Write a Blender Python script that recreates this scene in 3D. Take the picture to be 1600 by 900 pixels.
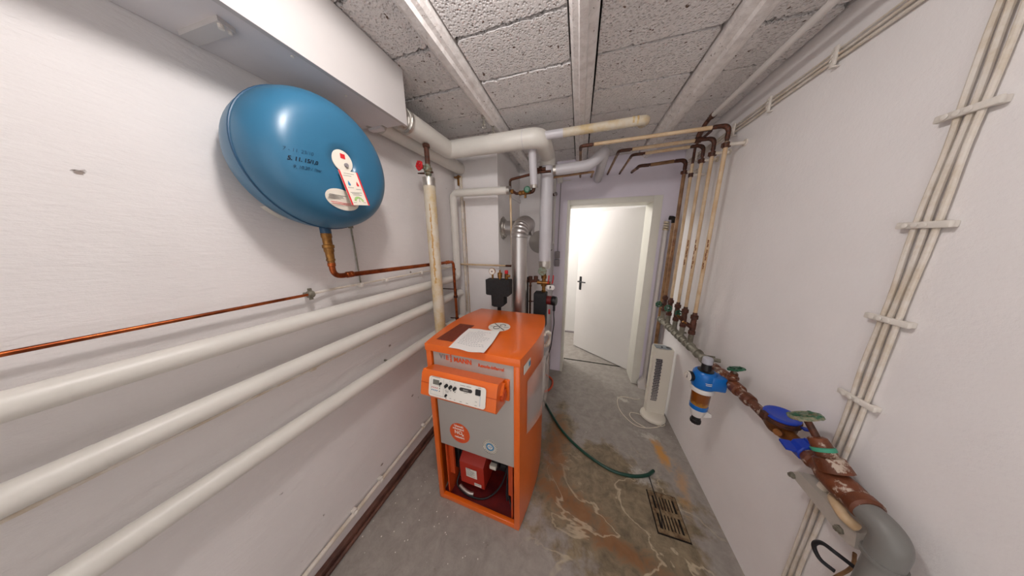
import bpy, bmesh, math, random
from mathutils import Vector, Matrix, Euler

for o in list(bpy.data.objects):
    bpy.data.objects.remove(o)
sc = bpy.context.scene
COL = sc.collection
PI = math.pi
random.seed(7)

# ------------------------------------------------------------------ camera, light, exposure
cam_d = bpy.data.cameras.new('camera')
cam_d.sensor_fit = 'HORIZONTAL'
cam_d.sensor_width = 36.0
cam_d.lens = 36.0 * 337.064 / 1600.0
cam_d.clip_start = 0.02
cam_d.clip_end = 60
cam = bpy.data.objects.new('camera', cam_d)
COL.objects.link(cam)
r0 = Vector((0.95635747, 0.29216237, -0.0046412))
r1 = Vector((0.05751123, -0.20378141, -0.97732574))
r2 = Vector((-0.28648359, 0.93440585, -0.21169049))
cam.matrix_world = Matrix((
    (r0.x, -r1.x, -r2.x, 0.0),
    (r0.y, -r1.y, -r2.y, 0.0),
    (r0.z, -r1.z, -r2.z, 1.63),
    (0, 0, 0, 1)))
sc.camera = cam

vs = sc.view_settings
vs.view_transform = 'Standard'
vs.look = 'None'
vs.gamma = 1.0
vs.use_curve_mapping = False
vs.exposure = 0.27

world = bpy.data.worlds.new('world')
sc.world = world
world.use_nodes = True
bgn = world.node_tree.nodes['Background']
bgn.inputs[0].default_value = (1.0, 0.96, 0.945, 1)
bgn.inputs[1].default_value = 1.15  # even fill light, added through the room's open rear


def lamp(name, loc, power, col, size):
    d = bpy.data.lights.new(name, 'POINT')
    d.energy = power
    d.color = col
    d.shadow_soft_size = size
    o = bpy.data.objects.new(name, d)
    COL.objects.link(o)
    o.location = loc
    return o


lamp('room_lamp_light', (-0.34, 0.36, 2.39), 16.0, (1.0, 0.962, 0.942), 0.06)
lamp('hall_lamp_light', (-0.75, 3.35, 2.2), 34.0, (1.0, 0.98, 0.95), 0.08)


# ------------------------------------------------------------------ materials
def lin(c):
    return tuple((v / 12.92 if v <= 0.04045 else ((v + 0.055) / 1.055) ** 2.4) for v in (x / 255.0 for x in c))


class NT:
    """small node-tree helper"""

    def __init__(self, name):
        self.m = bpy.data.materials.new(name)
        self.m.use_nodes = True
        self.t = self.m.node_tree
        self.b = self.t.nodes['Principled BSDF']
        self.geo = None

    def n(self, typ, **kw):
        x = self.t.nodes.new(typ)
        for k, v in kw.items():
            setattr(x, k, v)
        return x

    def l(self, a, b):
        self.t.links.new(a, b)

    def pos(self):
        if not self.geo:
            self.geo = self.n('ShaderNodeNewGeometry')
        return self.geo.outputs['Position']

    def noise(self, scale, detail=4, rough=0.6, vec=None, dist=0.0):
        x = self.n('ShaderNodeTexNoise')
        x.inputs['Scale'].default_value = scale
        x.inputs['Detail'].default_value = detail
        x.inputs['Roughness'].default_value = rough
        x.inputs['Distortion'].default_value = dist
        self.l(vec or self.pos(), x.inputs['Vector'])
        return x.outputs['Fac']

    def ramp(self, fac, a, b, ca=(0, 0, 0, 1), cb=(1, 1, 1, 1)):
        x = self.n('ShaderNodeValToRGB')
        x.color_ramp.elements[0].position = a
        x.color_ramp.elements[1].position = b
        x.color_ramp.elements[0].color = ca
        x.color_ramp.elements[1].color = cb
        self.l(fac, x.inputs[0])
        return x.outputs[0]

    def math(self, op, a, b=None, clamp=False):
        x = self.n('ShaderNodeMath', operation=op)
        x.use_clamp = clamp
        for i, v in enumerate((a, b)):
            if v is None:
                continue
            if isinstance(v, (int, float)):
                x.inputs[i].default_value = v
            else:
                self.l(v, x.inputs[i])
        return x.outputs[0]

    def mix(self, fac, a, b):
        x = self.n('ShaderNodeMix', data_type='RGBA')
        if isinstance(fac, (int, float)):
            x.inputs[0].default_value = fac
        else:
            self.l(fac, x.inputs[0])
        for i, v in ((6, a), (7, b)):
            if isinstance(v, tuple):
                x.inputs[i].default_value = (*v[:3], 1)
            else:
                self.l(v, x.inputs[i])
        return x.outputs[2]

    def bump(self, h, strength, dist=0.01):
        x = self.n('ShaderNodeBump')
        x.inputs['Strength'].default_value = strength
        x.inputs['Distance'].default_value = dist
        self.l(h, x.inputs['Height'])
        self.l(x.outputs[0], self.b.inputs['Normal'])

    def mask(self, cx, cy, rx, ry, noise, soft=0.35, amp=0.6, rot=0.0):
        """soft-edged noisy ellipse in world x,y (a stain with its own shape)"""
        mp = self.n('ShaderNodeMapping')
        mp.vector_type = 'TEXTURE'
        mp.inputs['Location'].default_value = (cx, cy, 0)
        mp.inputs['Rotation'].default_value = (0, 0, rot)
        mp.inputs['Scale'].default_value = (rx, ry, 1e3)
        self.l(self.pos(), mp.inputs['Vector'])
        ln = self.n('ShaderNodeVectorMath', operation='LENGTH')
        self.l(mp.outputs[0], ln.inputs[0])
        d = self.math('ADD', ln.outputs['Value'], self.math('MULTIPLY', self.math('SUBTRACT', noise, 0.5), amp * 2))
        return self.ramp(d, 1.0 - soft, 1.0 + soft * 0.2, (1, 1, 1, 1), (0, 0, 0, 1))


def plain(name, rgb, rough=0.5, metal=0.0, var=0.0, vscale=8, bump=0.0, bscale=60, coat=0.0, spec=None, var2=None):
    k = NT(name)
    c = lin(rgb)
    k.b.inputs['Roughness'].default_value = rough
    k.b.inputs['Metallic'].default_value = metal
    if coat:
        k.b.inputs['Coat Weight'].default_value = coat
    if spec is not None:
        k.b.inputs['Specular IOR Level'].default_value = spec
    if var or var2:
        n = k.noise(vscale, 5, 0.65)
        other = lin(var2) if var2 else tuple(v * (1 - var) for v in c)
        k.l(k.mix(k.ramp(n, 0.42, 0.62), c, other), k.b.inputs['Base Color'])
    else:
        k.b.inputs['Base Color'].default_value = (*c, 1)
    if bump:
        k.bump(k.noise(bscale, 5, 0.6), bump, 0.004)
    return k.m


def plaster(name, rgb, chips=0.0, bump=0.35, stretch=(1, 1, 1)):
    k = NT(name)
    c = lin(rgb)
    k.b.inputs['Roughness'].default_value = 0.75
    k.b.inputs['Specular IOR Level'].default_value = 0.25
    mp = k.n('ShaderNodeMapping')
    mp.inputs['Scale'].default_value = stretch
    k.l(k.pos(), mp.inputs['Vector'])
    big = k.noise(3.0, 4, 0.6)
    col = k.mix(k.ramp(big, 0.35, 0.7), c, tuple(v * 0.955 for v in c))
    fine = k.noise(75, 4, 0.65, mp.outputs[0])
    mid = k.noise(16, 3, 0.55, mp.outputs[0])
    h = k.math('ADD', k.math('MULTIPLY', fine, 0.5), k.math('MULTIPLY', mid, 0.8))
    if chips:
        v = k.n('ShaderNodeTexVoronoi')
        v.inputs['Scale'].default_value = 6.5
        mp2 = k.n('ShaderNodeMapping')
        mp2.inputs['Scale'].default_value = (1, 1, 1.25)
        k.l(k.pos(), mp2.inputs['Vector'])
        k.l(mp2.outputs[0], v.inputs['Vector'])
        d = k.math('ADD', v.outputs['Distance'], k.math('MULTIPLY', k.math('SUBTRACT', k.noise(90, 2), 0.5), 0.10))
        m = k.ramp(d, 0.05, 0.068, (1, 1, 1, 1), (0, 0, 0, 1))
        sel = k.ramp(k.noise(2.6, 2), 0.46, 0.52)
        m = k.math('MULTIPLY', m, sel)
        col = k.mix(m, col, lin((150, 138, 130)))
        h = k.math('SUBTRACT', h, k.math('MULTIPLY', m, 1.2))
    k.l(col, k.b.inputs['Base Color'])
    k.bump(h, bump, 0.006)
    return k.m


M = {}
M['wall'] = plaster('white_wall_plaster', (229, 224, 222), chips=1.0, bump=0.6, stretch=(1, .5, 1.8))  # left wall's white lowered to offset the lamp close by
M['wall_r'] = plaster('white_wall_plaster_smooth', (242, 238, 237), chips=0.0, bump=0.42)
M['wall_back'] = plaster('lilac_light_tinted_wall', (226, 219, 230), bump=0.2)  # lilac cast of the mixed light put into the wall colour
M['wall_hall'] = plaster('hall_white_paint', (232, 230, 226), bump=0.1)
k = NT('painted_beam_concrete')
k.b.inputs['Roughness'].default_value = 0.55
kc = k.mix(k.ramp(k.noise(25, 4), 0.4, 0.7), lin((244, 239, 236)), lin((222, 215, 211)))
kc = k.mix(k.ramp(k.noise(70, 3, 0.6), 0.67, 0.70), kc, lin((120, 104, 94)))
k.l(kc, k.b.inputs['Base Color'])
k.bump(k.noise(60, 5, 0.7), 0.7, 0.006)
M['beam'] = k.m
M['gap'] = plain('dark_joint_mortar', (30, 22, 18), 0.95, var=0.5, vscale=30, bump=0.6)


def block_mat():
    k = NT('painted_pumice_block')
    k.b.inputs['Roughness'].default_value = 0.7
    c = lin((246, 241, 239))
    n = k.noise(22, 4)
    v = k.n('ShaderNodeTexVoronoi')
    v.inputs['Scale'].default_value = 85
    k.l(k.pos(), v.inputs['Vector'])
    pit = k.ramp(v.outputs['Distance'], 0.1, 0.5)
    dots = k.ramp(k.noise(48, 2, 0.4), 0.70, 0.74)
    col = k.mix(k.ramp(n, 0.4, 0.7), c, tuple(x * 0.93 for x in c))
    col = k.mix(dots, col, lin((110, 84, 70)))
    k.l(col, k.b.inputs['Base Color'])
    h = k.math('ADD', pit, k.math('MULTIPLY', k.noise(120, 4, 0.7), 0.9))
    k.bump(h, 0.8, 0.010)
    return k.m


M['block'] = block_mat()


def floor_mat():
    k = NT('stained_grey_floor_paint')
    k.b.inputs['Roughness'].default_value = 0.55
    n1 = k.noise(5, 6, 0.65)
    n2 = k.noise(14, 6, 0.7, dist=0.4)
    n3 = k.noise(38, 4, 0.6)
    grey = k.mix(k.ramp(n2, 0.35, 0.7), lin((163, 156, 149)), lin((138, 131, 124)))
    # bare damp concrete running from the boiler to the drain
    bare = k.mask(0.22, 1.22, 0.62, 0.42, n1, 0.25, 0.9, rot=-0.25)
    bare2 = k.mask(0.45, 0.80, 0.36, 0.55, n1, 0.25, 0.8, rot=0.15)
    bare3 = k.mask(-0.06, 1.55, 0.16, 0.5, n1, 0.4, 0.9)
    bm = k.math('MAXIMUM', k.math('MAXIMUM', bare, bare2), bare3)
    conc = k.mix(k.ramp(n2, 0.35, 0.68), lin((148, 133, 106)), lin((98, 84, 64)))
    col = k.mix(k.math('MULTIPLY', bm, 0.95), grey, conc)
    # rust
    rust = k.math('MAXIMUM', k.mask(0.705, 1.66, 0.05, 0.15, n2, 0.7, 1.1, rot=0.10),
                  k.math('MULTIPLY', k.mask(0.765, 1.44, 0.045, 0.2, n2, 0.9, 1.6, rot=-0.2), 0.5))
    col = k.mix(k.math('MULTIPLY', rust, 0.8), col, lin((204, 140, 36)))
    rust2 = k.math('MAXIMUM', k.mask(0.02, 1.12, 0.34, 0.10, n2, 0.7, 1.5, rot=-0.35),
                   k.mask(-0.08, 1.42, 0.10, 0.36, n2, 0.7, 1.4, rot=0.1))
    rust2 = k.math('MAXIMUM', rust2, k.mask(-0.06, 1.62, 0.09, 0.3, n2, 0.8, 1.2, rot=0.15))
    rust2 = k.math('MAXIMUM', rust2, k.mask(0.3, 0.98, 0.34, 0.07, n2, 0.8, 1.5, rot=-0.2))
    col = k.mix(k.math('MULTIPLY', rust2, 0.72), col, lin((132, 82, 34)))
    # chalky tide lines at the edge of the damp patch
    w = k.n('ShaderNodeTexNoise')
    w.inputs['Scale'].default_value = 2.6
    w.inputs['Detail'].default_value = 5
    w.inputs['Distortion'].default_value = 0.6
    k.l(k.pos(), w.inputs['Vector'])
    a = k.math('ABSOLUTE', k.math('SUBTRACT', w.outputs['Fac'], 0.52))
    line = k.ramp(a, 0.003, 0.012, (1, 1, 1, 1), (0, 0, 0, 1))
    near = k.mask(0.38, 1.05, 0.62, 0.62, n1, 0.5, 0.5)
    col = k.mix(k.math('MULTIPLY', k.math('MULTIPLY', line, near), 0.6), col, lin((208, 192, 164)))
    chalk = k.math('MAXIMUM', k.mask(0.53, 2.22, 0.07, 0.03, n3, 0.5, 0.9, rot=-.5), k.mask(0.51, 1.42, 0.08, 0.07, n3, 0.8, 1.3))
    chalk = k.math('MAXIMUM', chalk, k.mask(0.66, 1.8, 0.1, 0.04, n3, 0.9, 1.5))
    col = k.mix(k.math('MULTIPLY', chalk, 0.6), col, lin((214, 210, 202)))
    # sprinkled flakes of wall paint
    v = k.n('ShaderNodeTexVoronoi')
    v.inputs['Scale'].default_value = 27
    k.l(k.pos(), v.inputs['Vector'])
    d = k.math('ADD', v.outputs['Distance'], k.math('MULTIPLY', k.math('SUBTRACT', k.noise(60, 2), 0.5), 0.12))
    fl = k.ramp(d, 0.075, 0.10, (1, 1, 1, 1), (0, 0, 0, 1))
    where = k.math('MAXIMUM', k.mask(-0.72, 0.55, 0.50, 0.75, n1, 0.4, 0.9), k.ramp(k.noise(1.7, 2), 0.6, 0.66))
    col = k.mix(k.math('MULTIPLY', fl, where), col, lin((225, 220, 214)))
    dark = k.ramp(k.noise(11, 5, 0.75), 0.63, 0.74)
    col = k.mix(k.math('MULTIPLY', dark, 0.45), col, lin((84, 74, 62)))
    k.l(col, k.b.inputs['Base Color'])
    k.bump(k.math('ADD', k.noise(26, 5, 0.7), k.math('MULTIPLY', n1, 1.2)), 0.22, 0.006)
    return k.m


M['floor'] = floor_mat()
M['pvc'] = plain('grey_pipe_jacket', (220, 216, 208), 0.38, var=0.05, vscale=5, bump=0.05, bscale=12)
M['pvc_old'] = plain('aged_cream_pipe_jacket', (206, 196, 178), 0.5, var2=(196, 172, 128), vscale=9)
M['pvc_cool'] = plain('cool_grey_pipe_jacket', (202, 199, 203), 0.4, var=0.05, vscale=6)
M['foil'] = plain('crimped_aluminium_foil', (190, 185, 178), 0.3, 0.9, bump=0.9, bscale=70)
M['alu'] = plain('aluminium_flue', (196, 192, 190), 0.3, 0.95, var=0.08, vscale=3, bump=0.05)
M['copper'] = plain('copper', (176, 92, 48), 0.32, 0.9, var2=(120, 58, 30), vscale=14)
M['copper_dark'] = plain('dark_oxidised_copper', (92, 52, 34), 0.5, 0.6, var2=(58, 38, 26), vscale=30)
M['brass'] = plain('old_brass', (158, 112, 56), 0.4, 0.75, var2=(110, 76, 44), vscale=30)
M['tan'] = plain('tan_painted_pipe', (210, 186, 154), 0.5, var2=(196, 164, 126), vscale=10)
M['tan_brown'] = plain('brown_stained_pipe', (154, 116, 78), 0.5, var2=(112, 76, 46), vscale=9)
M['black_joint'] = plain('blackened_solder_joint', (66, 44, 34), 0.5, 0.3, var2=(96, 52, 34), vscale=60)
k = NT('rusty_iron_with_flaking_paint')
k.b.inputs['Roughness'].default_value = 0.42
k.b.inputs['Metallic'].default_value = 0.15
kc = k.mix(k.ramp(k.noise(26 * 0.7, 4), 0.35, 0.65), lin((120, 66, 40)), tuple(v * 0.55 for v in lin((120, 66, 40))))
kc = k.mix(k.ramp(k.noise(26, 5, 0.7), 0.55, 0.60), kc, lin((182, 164, 148)))
k.l(kc, k.b.inputs['Base Color'])
k.bump(k.noise(50, 5, 0.6), 0.45, 0.004)
M['rust'] = k.m
M['rust_dark'] = plain('dark_rust', (92, 50, 34), 0.6, 0.2, var2=(62, 38, 28), vscale=40, bump=0.4, bscale=60)
M['galv'] = plain('dull_zinc_pipe', (142, 138, 124), 0.5, 0.35, var2=(112, 106, 92), vscale=22, bump=0.15)
M['green'] = plain('green_handwheel_enamel', (22, 92, 62), 0.35, var2=(14, 60, 40), vscale=40)
M['green_worn'] = plain('worn_green_enamel', (44, 92, 66), 0.45, var2=(150, 138, 112), vscale=38)
M['red'] = plain('red_handwheel', (192, 30, 38), 0.35)
M['verdigris'] = plain('verdigris_bronze', (128, 142, 126), 0.6, 0.2, var2=(110, 88, 62), vscale=45)
M['black'] = plain('black_plastic', (24, 23, 25), 0.45)
M['black_foam'] = plain('black_foam_insulation', (34, 34, 36), 0.8, var=0.35, vscale=90, bump=0.35, bscale=130)
M['cable_black'] = plain('black_cable', (22, 22, 26), 0.5)
M['orange'] = plain('orange_enamel', (226, 102, 22), 0.28, var=0.08, vscale=3, coat=0.25)
M['orange_in'] = plain('orange_red_enamel', (194, 72, 24), 0.45, var=0.12, vscale=6)
M['red_in'] = plain('dark_red_tray', (120, 30, 28), 0.45, var2=(88, 22, 26), vscale=7)
M['burner'] = plain('red_burner_hood', (176, 46, 30), 0.45, var=0.08, vscale=5)
M['panel'] = plain('silver_grey_panel', (172, 166, 160), 0.42, var=0.03, vscale=3)
M['plate'] = plain('off_white_plate', (226, 221, 212), 0.4)
M['grille_red'] = plain('dark_red_grille', (140, 58, 30), 0.5, var2=(116, 42, 24), vscale=70)
M['orange_print'] = plain('orange_print', (214, 82, 28), 0.5)
M['orange_pale'] = plain('faded_orange_print', (206, 130, 92), 0.5)
M['silver_print'] = plain('silver_print', (134, 134, 138), 0.4, 0.3)
M['white_print'] = plain('white_print', (238, 232, 222), 0.5)
M['black_print'] = plain('black_print', (34, 32, 34), 0.5)
M['ink'] = plain('black_marker_ink', (18, 26, 44), 0.5)
M['ink_faint'] = plain('faded_marker_ink', (30, 62, 90), 0.5)
M['blue_print'] = plain('blue_print', (50, 126, 170), 0.5)
M['grey_print'] = plain('grey_print', (130, 126, 120), 0.5)
M['pink_print'] = plain('pink_print', (206, 104, 110), 0.5)
M['green_print'] = plain('green_print', (150, 190, 110), 0.5)
M['vessel'] = plain('blue_vessel_paint', (46, 102, 134), 0.34, var=0.03, vscale=2)
M['vessel_seam'] = plain('dark_blue_seam', (20, 68, 100), 0.4)
M['paper'] = plain('white_paper', (236, 232, 228), 0.7)
M['sticker'] = plain('cream_sticker', (226, 218, 204), 0.5)
M['red_print'] = plain('red_print', (208, 36, 44), 0.45)
M['door'] = plain('white_door_lacquer', (232, 229, 225), 0.4, var=0.02, vscale=3)
M['frame'] = plain('white_frame_lacquer', (228, 225, 214), 0.4, var=0.04, vscale=6)
M['white_conduit'] = plain('overpainted_white_cable', (222, 214, 204), 0.5, var2=(206, 192, 172), vscale=14)
M['clip'] = plain('overpainted_white_clip', (226, 219, 210), 0.55, var=0.06, vscale=40)
M['box'] = plain('white_coated_board', (198, 193, 191), 0.5, var=0.02, vscale=4)  # casing's white lowered too, against the strong lamp light on it
M['box_under'] = plain('grey_board_underside', (222, 216, 216), 0.55, var=0.04, vscale=5)
M['brown_rail'] = plain('brown_painted_rail', (104, 70, 58), 0.45, var2=(78, 50, 42), vscale=16)
M['blue_plastic'] = plain('bright_blue_plastic', (10, 104, 186), 0.3)
M['blue_cap'] = plain('royal_blue_plastic', (18, 56, 168), 0.35)
M['white_plastic'] = plain('white_plastic', (222, 218, 214), 0.4)
M['grey_plastic'] = plain('grey_drain_plastic', (124, 122, 118), 0.45, var=0.08, vscale=10)
M['bracket'] = plain('grey_painted_bracket', (182, 174, 164), 0.5, var=0.08, vscale=18)
M['heater'] = plain('cream_white_plastic', (226, 220, 206), 0.4)
M['heater_top'] = plain('grey_heater_controls', (142, 148, 152), 0.4)
M['grille_hole'] = plain('violet_black_grille_hole', (48, 40, 62), 0.6)
M['cord_white'] = plain('cream_cord', (222, 212, 196), 0.5)
M['hose_green'] = plain('dark_green_hose', (14, 62, 50), 0.3)
M['hose_orange'] = plain('orange_red_hose', (200, 74, 36), 0.4)
M['drain'] = plain('rusty_drain_grate', (138, 118, 88), 0.6, 0.1, var2=(92, 66, 42), vscale=26, bump=0.4, bscale=60)
M['pit'] = plain('black_drain_pit', (16, 11, 8), 0.9)
M['switch'] = plain('grey_switch_plastic', (142, 134, 136), 0.5)
M['sleeve_white'] = plain('white_sleeve', (216, 210, 206), 0.5)
M['ochre'] = plain('ochre_foam', (176, 136, 62), 0.8, var2=(120, 84, 40), vscale=40)
M['soot'] = plain('soot_black', (28, 20, 16), 0.9)


def clear_mat(name, rgb, trans=0.9, rough=0.08, alpha=1.0):
    k = NT(name)
    k.b.inputs['Base Color'].default_value = (*lin(rgb), 1)
    k.b.inputs['Roughness'].default_value = rough
    k.b.inputs['Transmission Weight'].default_value = trans
    k.b.inputs['Alpha'].default_value = alpha
    k.b.inputs['IOR'].default_value = 1.3
    return k.m


k = NT('amber_filter_bowl')
k.b.inputs['Roughness'].default_value = 0.14
k.b.inputs['Transmission Weight'].default_value = 0.35
sx = k.n('ShaderNodeSeparateXYZ')
k.l(k.pos(), sx.inputs[0])
kz = k.math('ADD', sx.outputs['Z'], k.math('MULTIPLY', k.noise(60, 3), 0.03))
k.l(k.mix(k.ramp(kz, 0.752, 0.770), lin((196, 140, 60)), lin((150, 84, 30))), k.b.inputs['Base Color'])
M['bowl'] = k.m
M['pouch'] = clear_mat('milky_plastic_sleeve', (226, 214, 208), 0.0, 0.25, 0.42)


# ------------------------------------------------------------------ mesh helpers
def origin_of(o):
    v = Vector((0, 0, 0))
    while o is not None:
        v = v + Vector(o.location)
        o = o.parent
    return v


def tag(o, label=None, cat=None, group=None, kind=None):
    if label:
        o['label'] = label
    if cat:
        o['category'] = cat
    if group:
        o['group'] = group
    if kind:
        o['kind'] = kind
    return o


def thing(name, label, cat, loc=(0, 0, 0), rz=0.0, group=None):
    o = bpy.data.objects.new(name, None)
    o.empty_display_size = 0.05
    COL.objects.link(o)
    o.location = loc
    o.rotation_euler = (0, 0, rz)
    return tag(o, label, cat, group)


ONE_BY_ONE = {'jacket_joint', 'burner_fitting', 'elbow', 'coupling', 'bolt', 'filler_spot', 'mounting_plate', 'elbow_collar', 'wall_stud', 'jacket_seam',
              'bracket_piece', 'end_batten', 'screw', 'plug_connector', 'door_hinge', 'wall_bracket', 'red_border', 'tape_band', 'dark_joint', 'thermometer'}


def islands(bm):
    """the connected pieces of bm, each as a bmesh of its own"""
    left = set(bm.verts)
    out = []
    while left:
        seed = left.pop()
        comp = {seed}
        todo = [seed]
        while todo:
            v = todo.pop()
            for e in v.link_edges:
                w = e.other_vert(v)
                if w in left:
                    left.discard(w)
                    comp.add(w)
                    todo.append(w)
        nb = bmesh.new()
        mp = {v: nb.verts.new(v.co) for v in bm.verts if v in comp}
        for f in bm.faces:
            if f.verts[0] in comp:
                nb.faces.new([mp[v] for v in f.verts]).material_index = f.material_index
        out.append(nb)
    return out


def obj(name, bm, mat, parent=None, smooth=True, local=False, loc=None, mats=None, ang=35):
    """link bm (world coordinates unless local) as one mesh object; repeated small parts are linked one by one"""
    if name in ONE_BY_ONE and parent is not None:
        isl = islands(bm)
        if len(isl) > 1:
            for part in isl[1:]:
                obj(name, part, mat, parent, smooth, local, loc, mats, ang)
            bm.free()
            bm = isl[0]
    base = origin_of(parent)
    if loc is None and parent is None:
        if bm.verts:
            xs = [v.co.x for v in bm.verts]
            ys = [v.co.y for v in bm.verts]
            zs = [v.co.z for v in bm.verts]
            loc = Vector(((min(xs) + max(xs)) / 2, (min(ys) + max(ys)) / 2, min(zs)))
        else:
            loc = Vector((0, 0, 0))
    if parent is None:
        off = Vector(loc)
    else:
        off = Vector((0, 0, 0)) if local else base
    for v in bm.verts:
        v.co -= off
    bmesh.ops.recalc_face_normals(bm, faces=bm.faces[:])
    me = bpy.data.meshes.new(name)
    if smooth:
        for f in bm.faces:
            f.smooth = True
        for e in bm.edges:
            if len(e.link_faces) == 2 and e.calc_face_angle(0) > math.radians(ang):
                e.smooth = False
    bm.to_mesh(me)
    bm.free()
    for m_ in (mats or [mat]):
        me.materials.append(M[m_] if isinstance(m_, str) else m_)
    o = bpy.data.objects.new(name, me)
    COL.objects.link(o)
    if parent is not None:
        o.parent = parent
    else:
        o.location = loc
    return o


def struct(name, bm, mat, smooth=False, **kw):
    o = obj(name, bm, mat, smooth=smooth, **kw)
    o['kind'] = 'structure'
    return o


def B():
    return bmesh.new()


def box(bm, x0, x1, y0, y1, z0, z1, bev=0.0, seg=2, mat=0):
    g = bmesh.ops.create_cube(bm, size=1.0)
    vs_ = g['verts']
    for v in vs_:
        v.co = Vector(((x0 + x1) / 2 + v.co.x * (x1 - x0), (y0 + y1) / 2 + v.co.y * (y1 - y0), (z0 + z1) / 2 + v.co.z * (z1 - z0)))
    fs = set(f for v in vs_ for f in v.link_faces)
    for f in fs:
        f.material_index = mat
    if bev:
        es = list(set(e for v in vs_ for e in v.link_edges))
        r = bmesh.ops.bevel(bm, geom=es, offset=bev, segments=seg, affect='EDGES', profile=0.5)
        for f in r['faces']:
            f.material_index = mat
    return bm


def frame_of(d):
    d = d.normalized()
    up = Vector((0, 0, 1)) if abs(d.z) < 0.9 else Vector((0, 1, 0))
    a = d.cross(up).normalized()
    b = d.cross(a).normalized()
    return a, b


def ringloop(bm, c, a, b, r, n):
    return [bm.verts.new(c + a * (r * math.cos(2 * PI * i / n)) + b * (r * math.sin(2 * PI * i / n))) for i in range(n)]


def bridge(bm, l0, l1, mat=0):
    n = len(l0)
    for i in range(n):
        f = bm.faces.new((l0[i], l0[(i + 1) % n], l1[(i + 1) % n], l1[i]))
        f.material_index = mat


def cyl(bm, p0, p1, r0_, r1_=None, n=20, mat=0, caps=True):
    p0 = Vector(p0)
    p1 = Vector(p1)
    r1_ = r0_ if r1_ is None else r1_
    a, b = frame_of(p1 - p0)
    l0 = ringloop(bm, p0, a, b, r0_, n)
    l1 = ringloop(bm, p1, a, b, r1_, n)
    bridge(bm, l0, l1, mat)
    if caps:
        for l in (l0, l1):
            f = bm.faces.new(l)
            f.material_index = mat
    return bm


def lathe(bm, prof, c, axis, n=28, mat=0, cap=True):
    """profile [(t along axis, r)] swept about axis through c"""
    c = Vector(c)
    axis = Vector(axis).normalized()
    a, b = frame_of(axis)
    prev = None
    first = None
    for t, r in prof:
        l = ringloop(bm, c + axis * t, a, b, max(r, 1e-4), n)
        if prev:
            bridge(bm, prev, l, mat)
        else:
            first = l
        prev = l
    if cap:
        for l in (first, prev):
            f = bm.faces.new(l)
            f.material_index = mat
    return bm


def fillet(pts, r, seg=7):
    """round the corners of a polyline"""
    pts = [Vector(p) for p in pts]
    rs = r if isinstance(r, (list, tuple)) else [r] * len(pts)
    out = [pts[0]]
    for i in range(1, len(pts) - 1):
        p, q, s = pts[i - 1], pts[i], pts[i + 1]
        d0 = (p - q)
        d1 = (s - q)
        R = min(rs[i], d0.length * 0.48, d1.length * 0.48)
        a = q + d0.normalized() * R
        b = q + d1.normalized() * R
        for k in range(seg + 1):
            t = k / seg
            out.append(a * (1 - t) ** 2 + q * 2 * t * (1 - t) + b * t * t)
    out.append(pts[-1])
    return out


def tube(bm, path, r, n=14, mat=0, caps=True):
    """sweep a circle (radius or list of radii) along a polyline"""
    path = [Vector(p) for p in path]
    P = [path[0]]
    for p in path[1:]:
        if (p - P[-1]).length > 1e-5:
            P.append(p)
    rr = r if isinstance(r, (list, tuple)) else None
    a = b = None
    prev = None
    for i, p in enumerate(P):
        if i == 0:
            d = P[1] - P[0]
        elif i == len(P) - 1:
            d = P[-1] - P[-2]
        else:
            d = (P[i + 1] - P[i]).normalized() + (P[i] - P[i - 1]).normalized()
        d = d.normalized()
        if a is None:
            a, b = frame_of(d)
        else:
            a = (a - d * a.dot(d)).normalized()
            b = d.cross(a).normalized()
        l = ringloop(bm, p, a, b, rr[min(i, len(rr) - 1)] if rr else r, n)
        if prev:
            bridge(bm, prev, l, mat)
        elif caps:
            bm.faces.new(l).material_index = mat
        prev = l
    if caps:
        bm.faces.new(prev).material_index = mat
    return bm


def catmull(pts, k=8):
    P = [Vector(p) for p in pts]
    P = [P[0] * 2 - P[1]] + P + [P[-1] * 2 - P[-2]]
    out = []
    for i in range(1, len(P) - 2):
        for j in range(k):
            t = j / k
            a, b, c, d = P[i - 1:i + 3]
            out.append(0.5 * (2 * b + (c - a) * t + (2 * a - 5 * b + 4 * c - d) * t * t + (3 * b - a - 3 * c + d) * t ** 3))
    out.append(P[-2])
    return out


def torus(bm, c, axis, R, r, n=28, m=8, mat=0):
    c = Vector(c)
    axis = Vector(axis).normalized()
    a, b = frame_of(axis)
    loops = []
    for i in range(n):
        t = 2 * PI * i / n
        d = a * math.cos(t) + b * math.sin(t)
        loops.append(ringloop(bm, c + d * R, d, axis, r, m))
    for i in range(n):
        bridge(bm, loops[i], loops[(i + 1) % n], mat)
    return bm


def prism(bm, poly, vec, mat=0):
    """extrude a polygon (world points) by vec"""
    vec = Vector(vec)
    a = [bm.verts.new(Vector(p)) for p in poly]
    b = [bm.verts.new(Vector(p) + vec) for p in poly]
    bridge(bm, a, b, mat)
    bm.faces.new(a).material_index = mat
    bm.faces.new(b).material_index = mat
    return bm


def bevel_all(bm, off, seg=2):
    bmesh.ops.bevel(bm, geom=[e for e in bm.edges if len(e.link_faces) == 2 and e.calc_face_angle(0) > 0.5], offset=off, segments=seg,
                    affect='EDGES', profile=0.5)
    return bm


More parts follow.
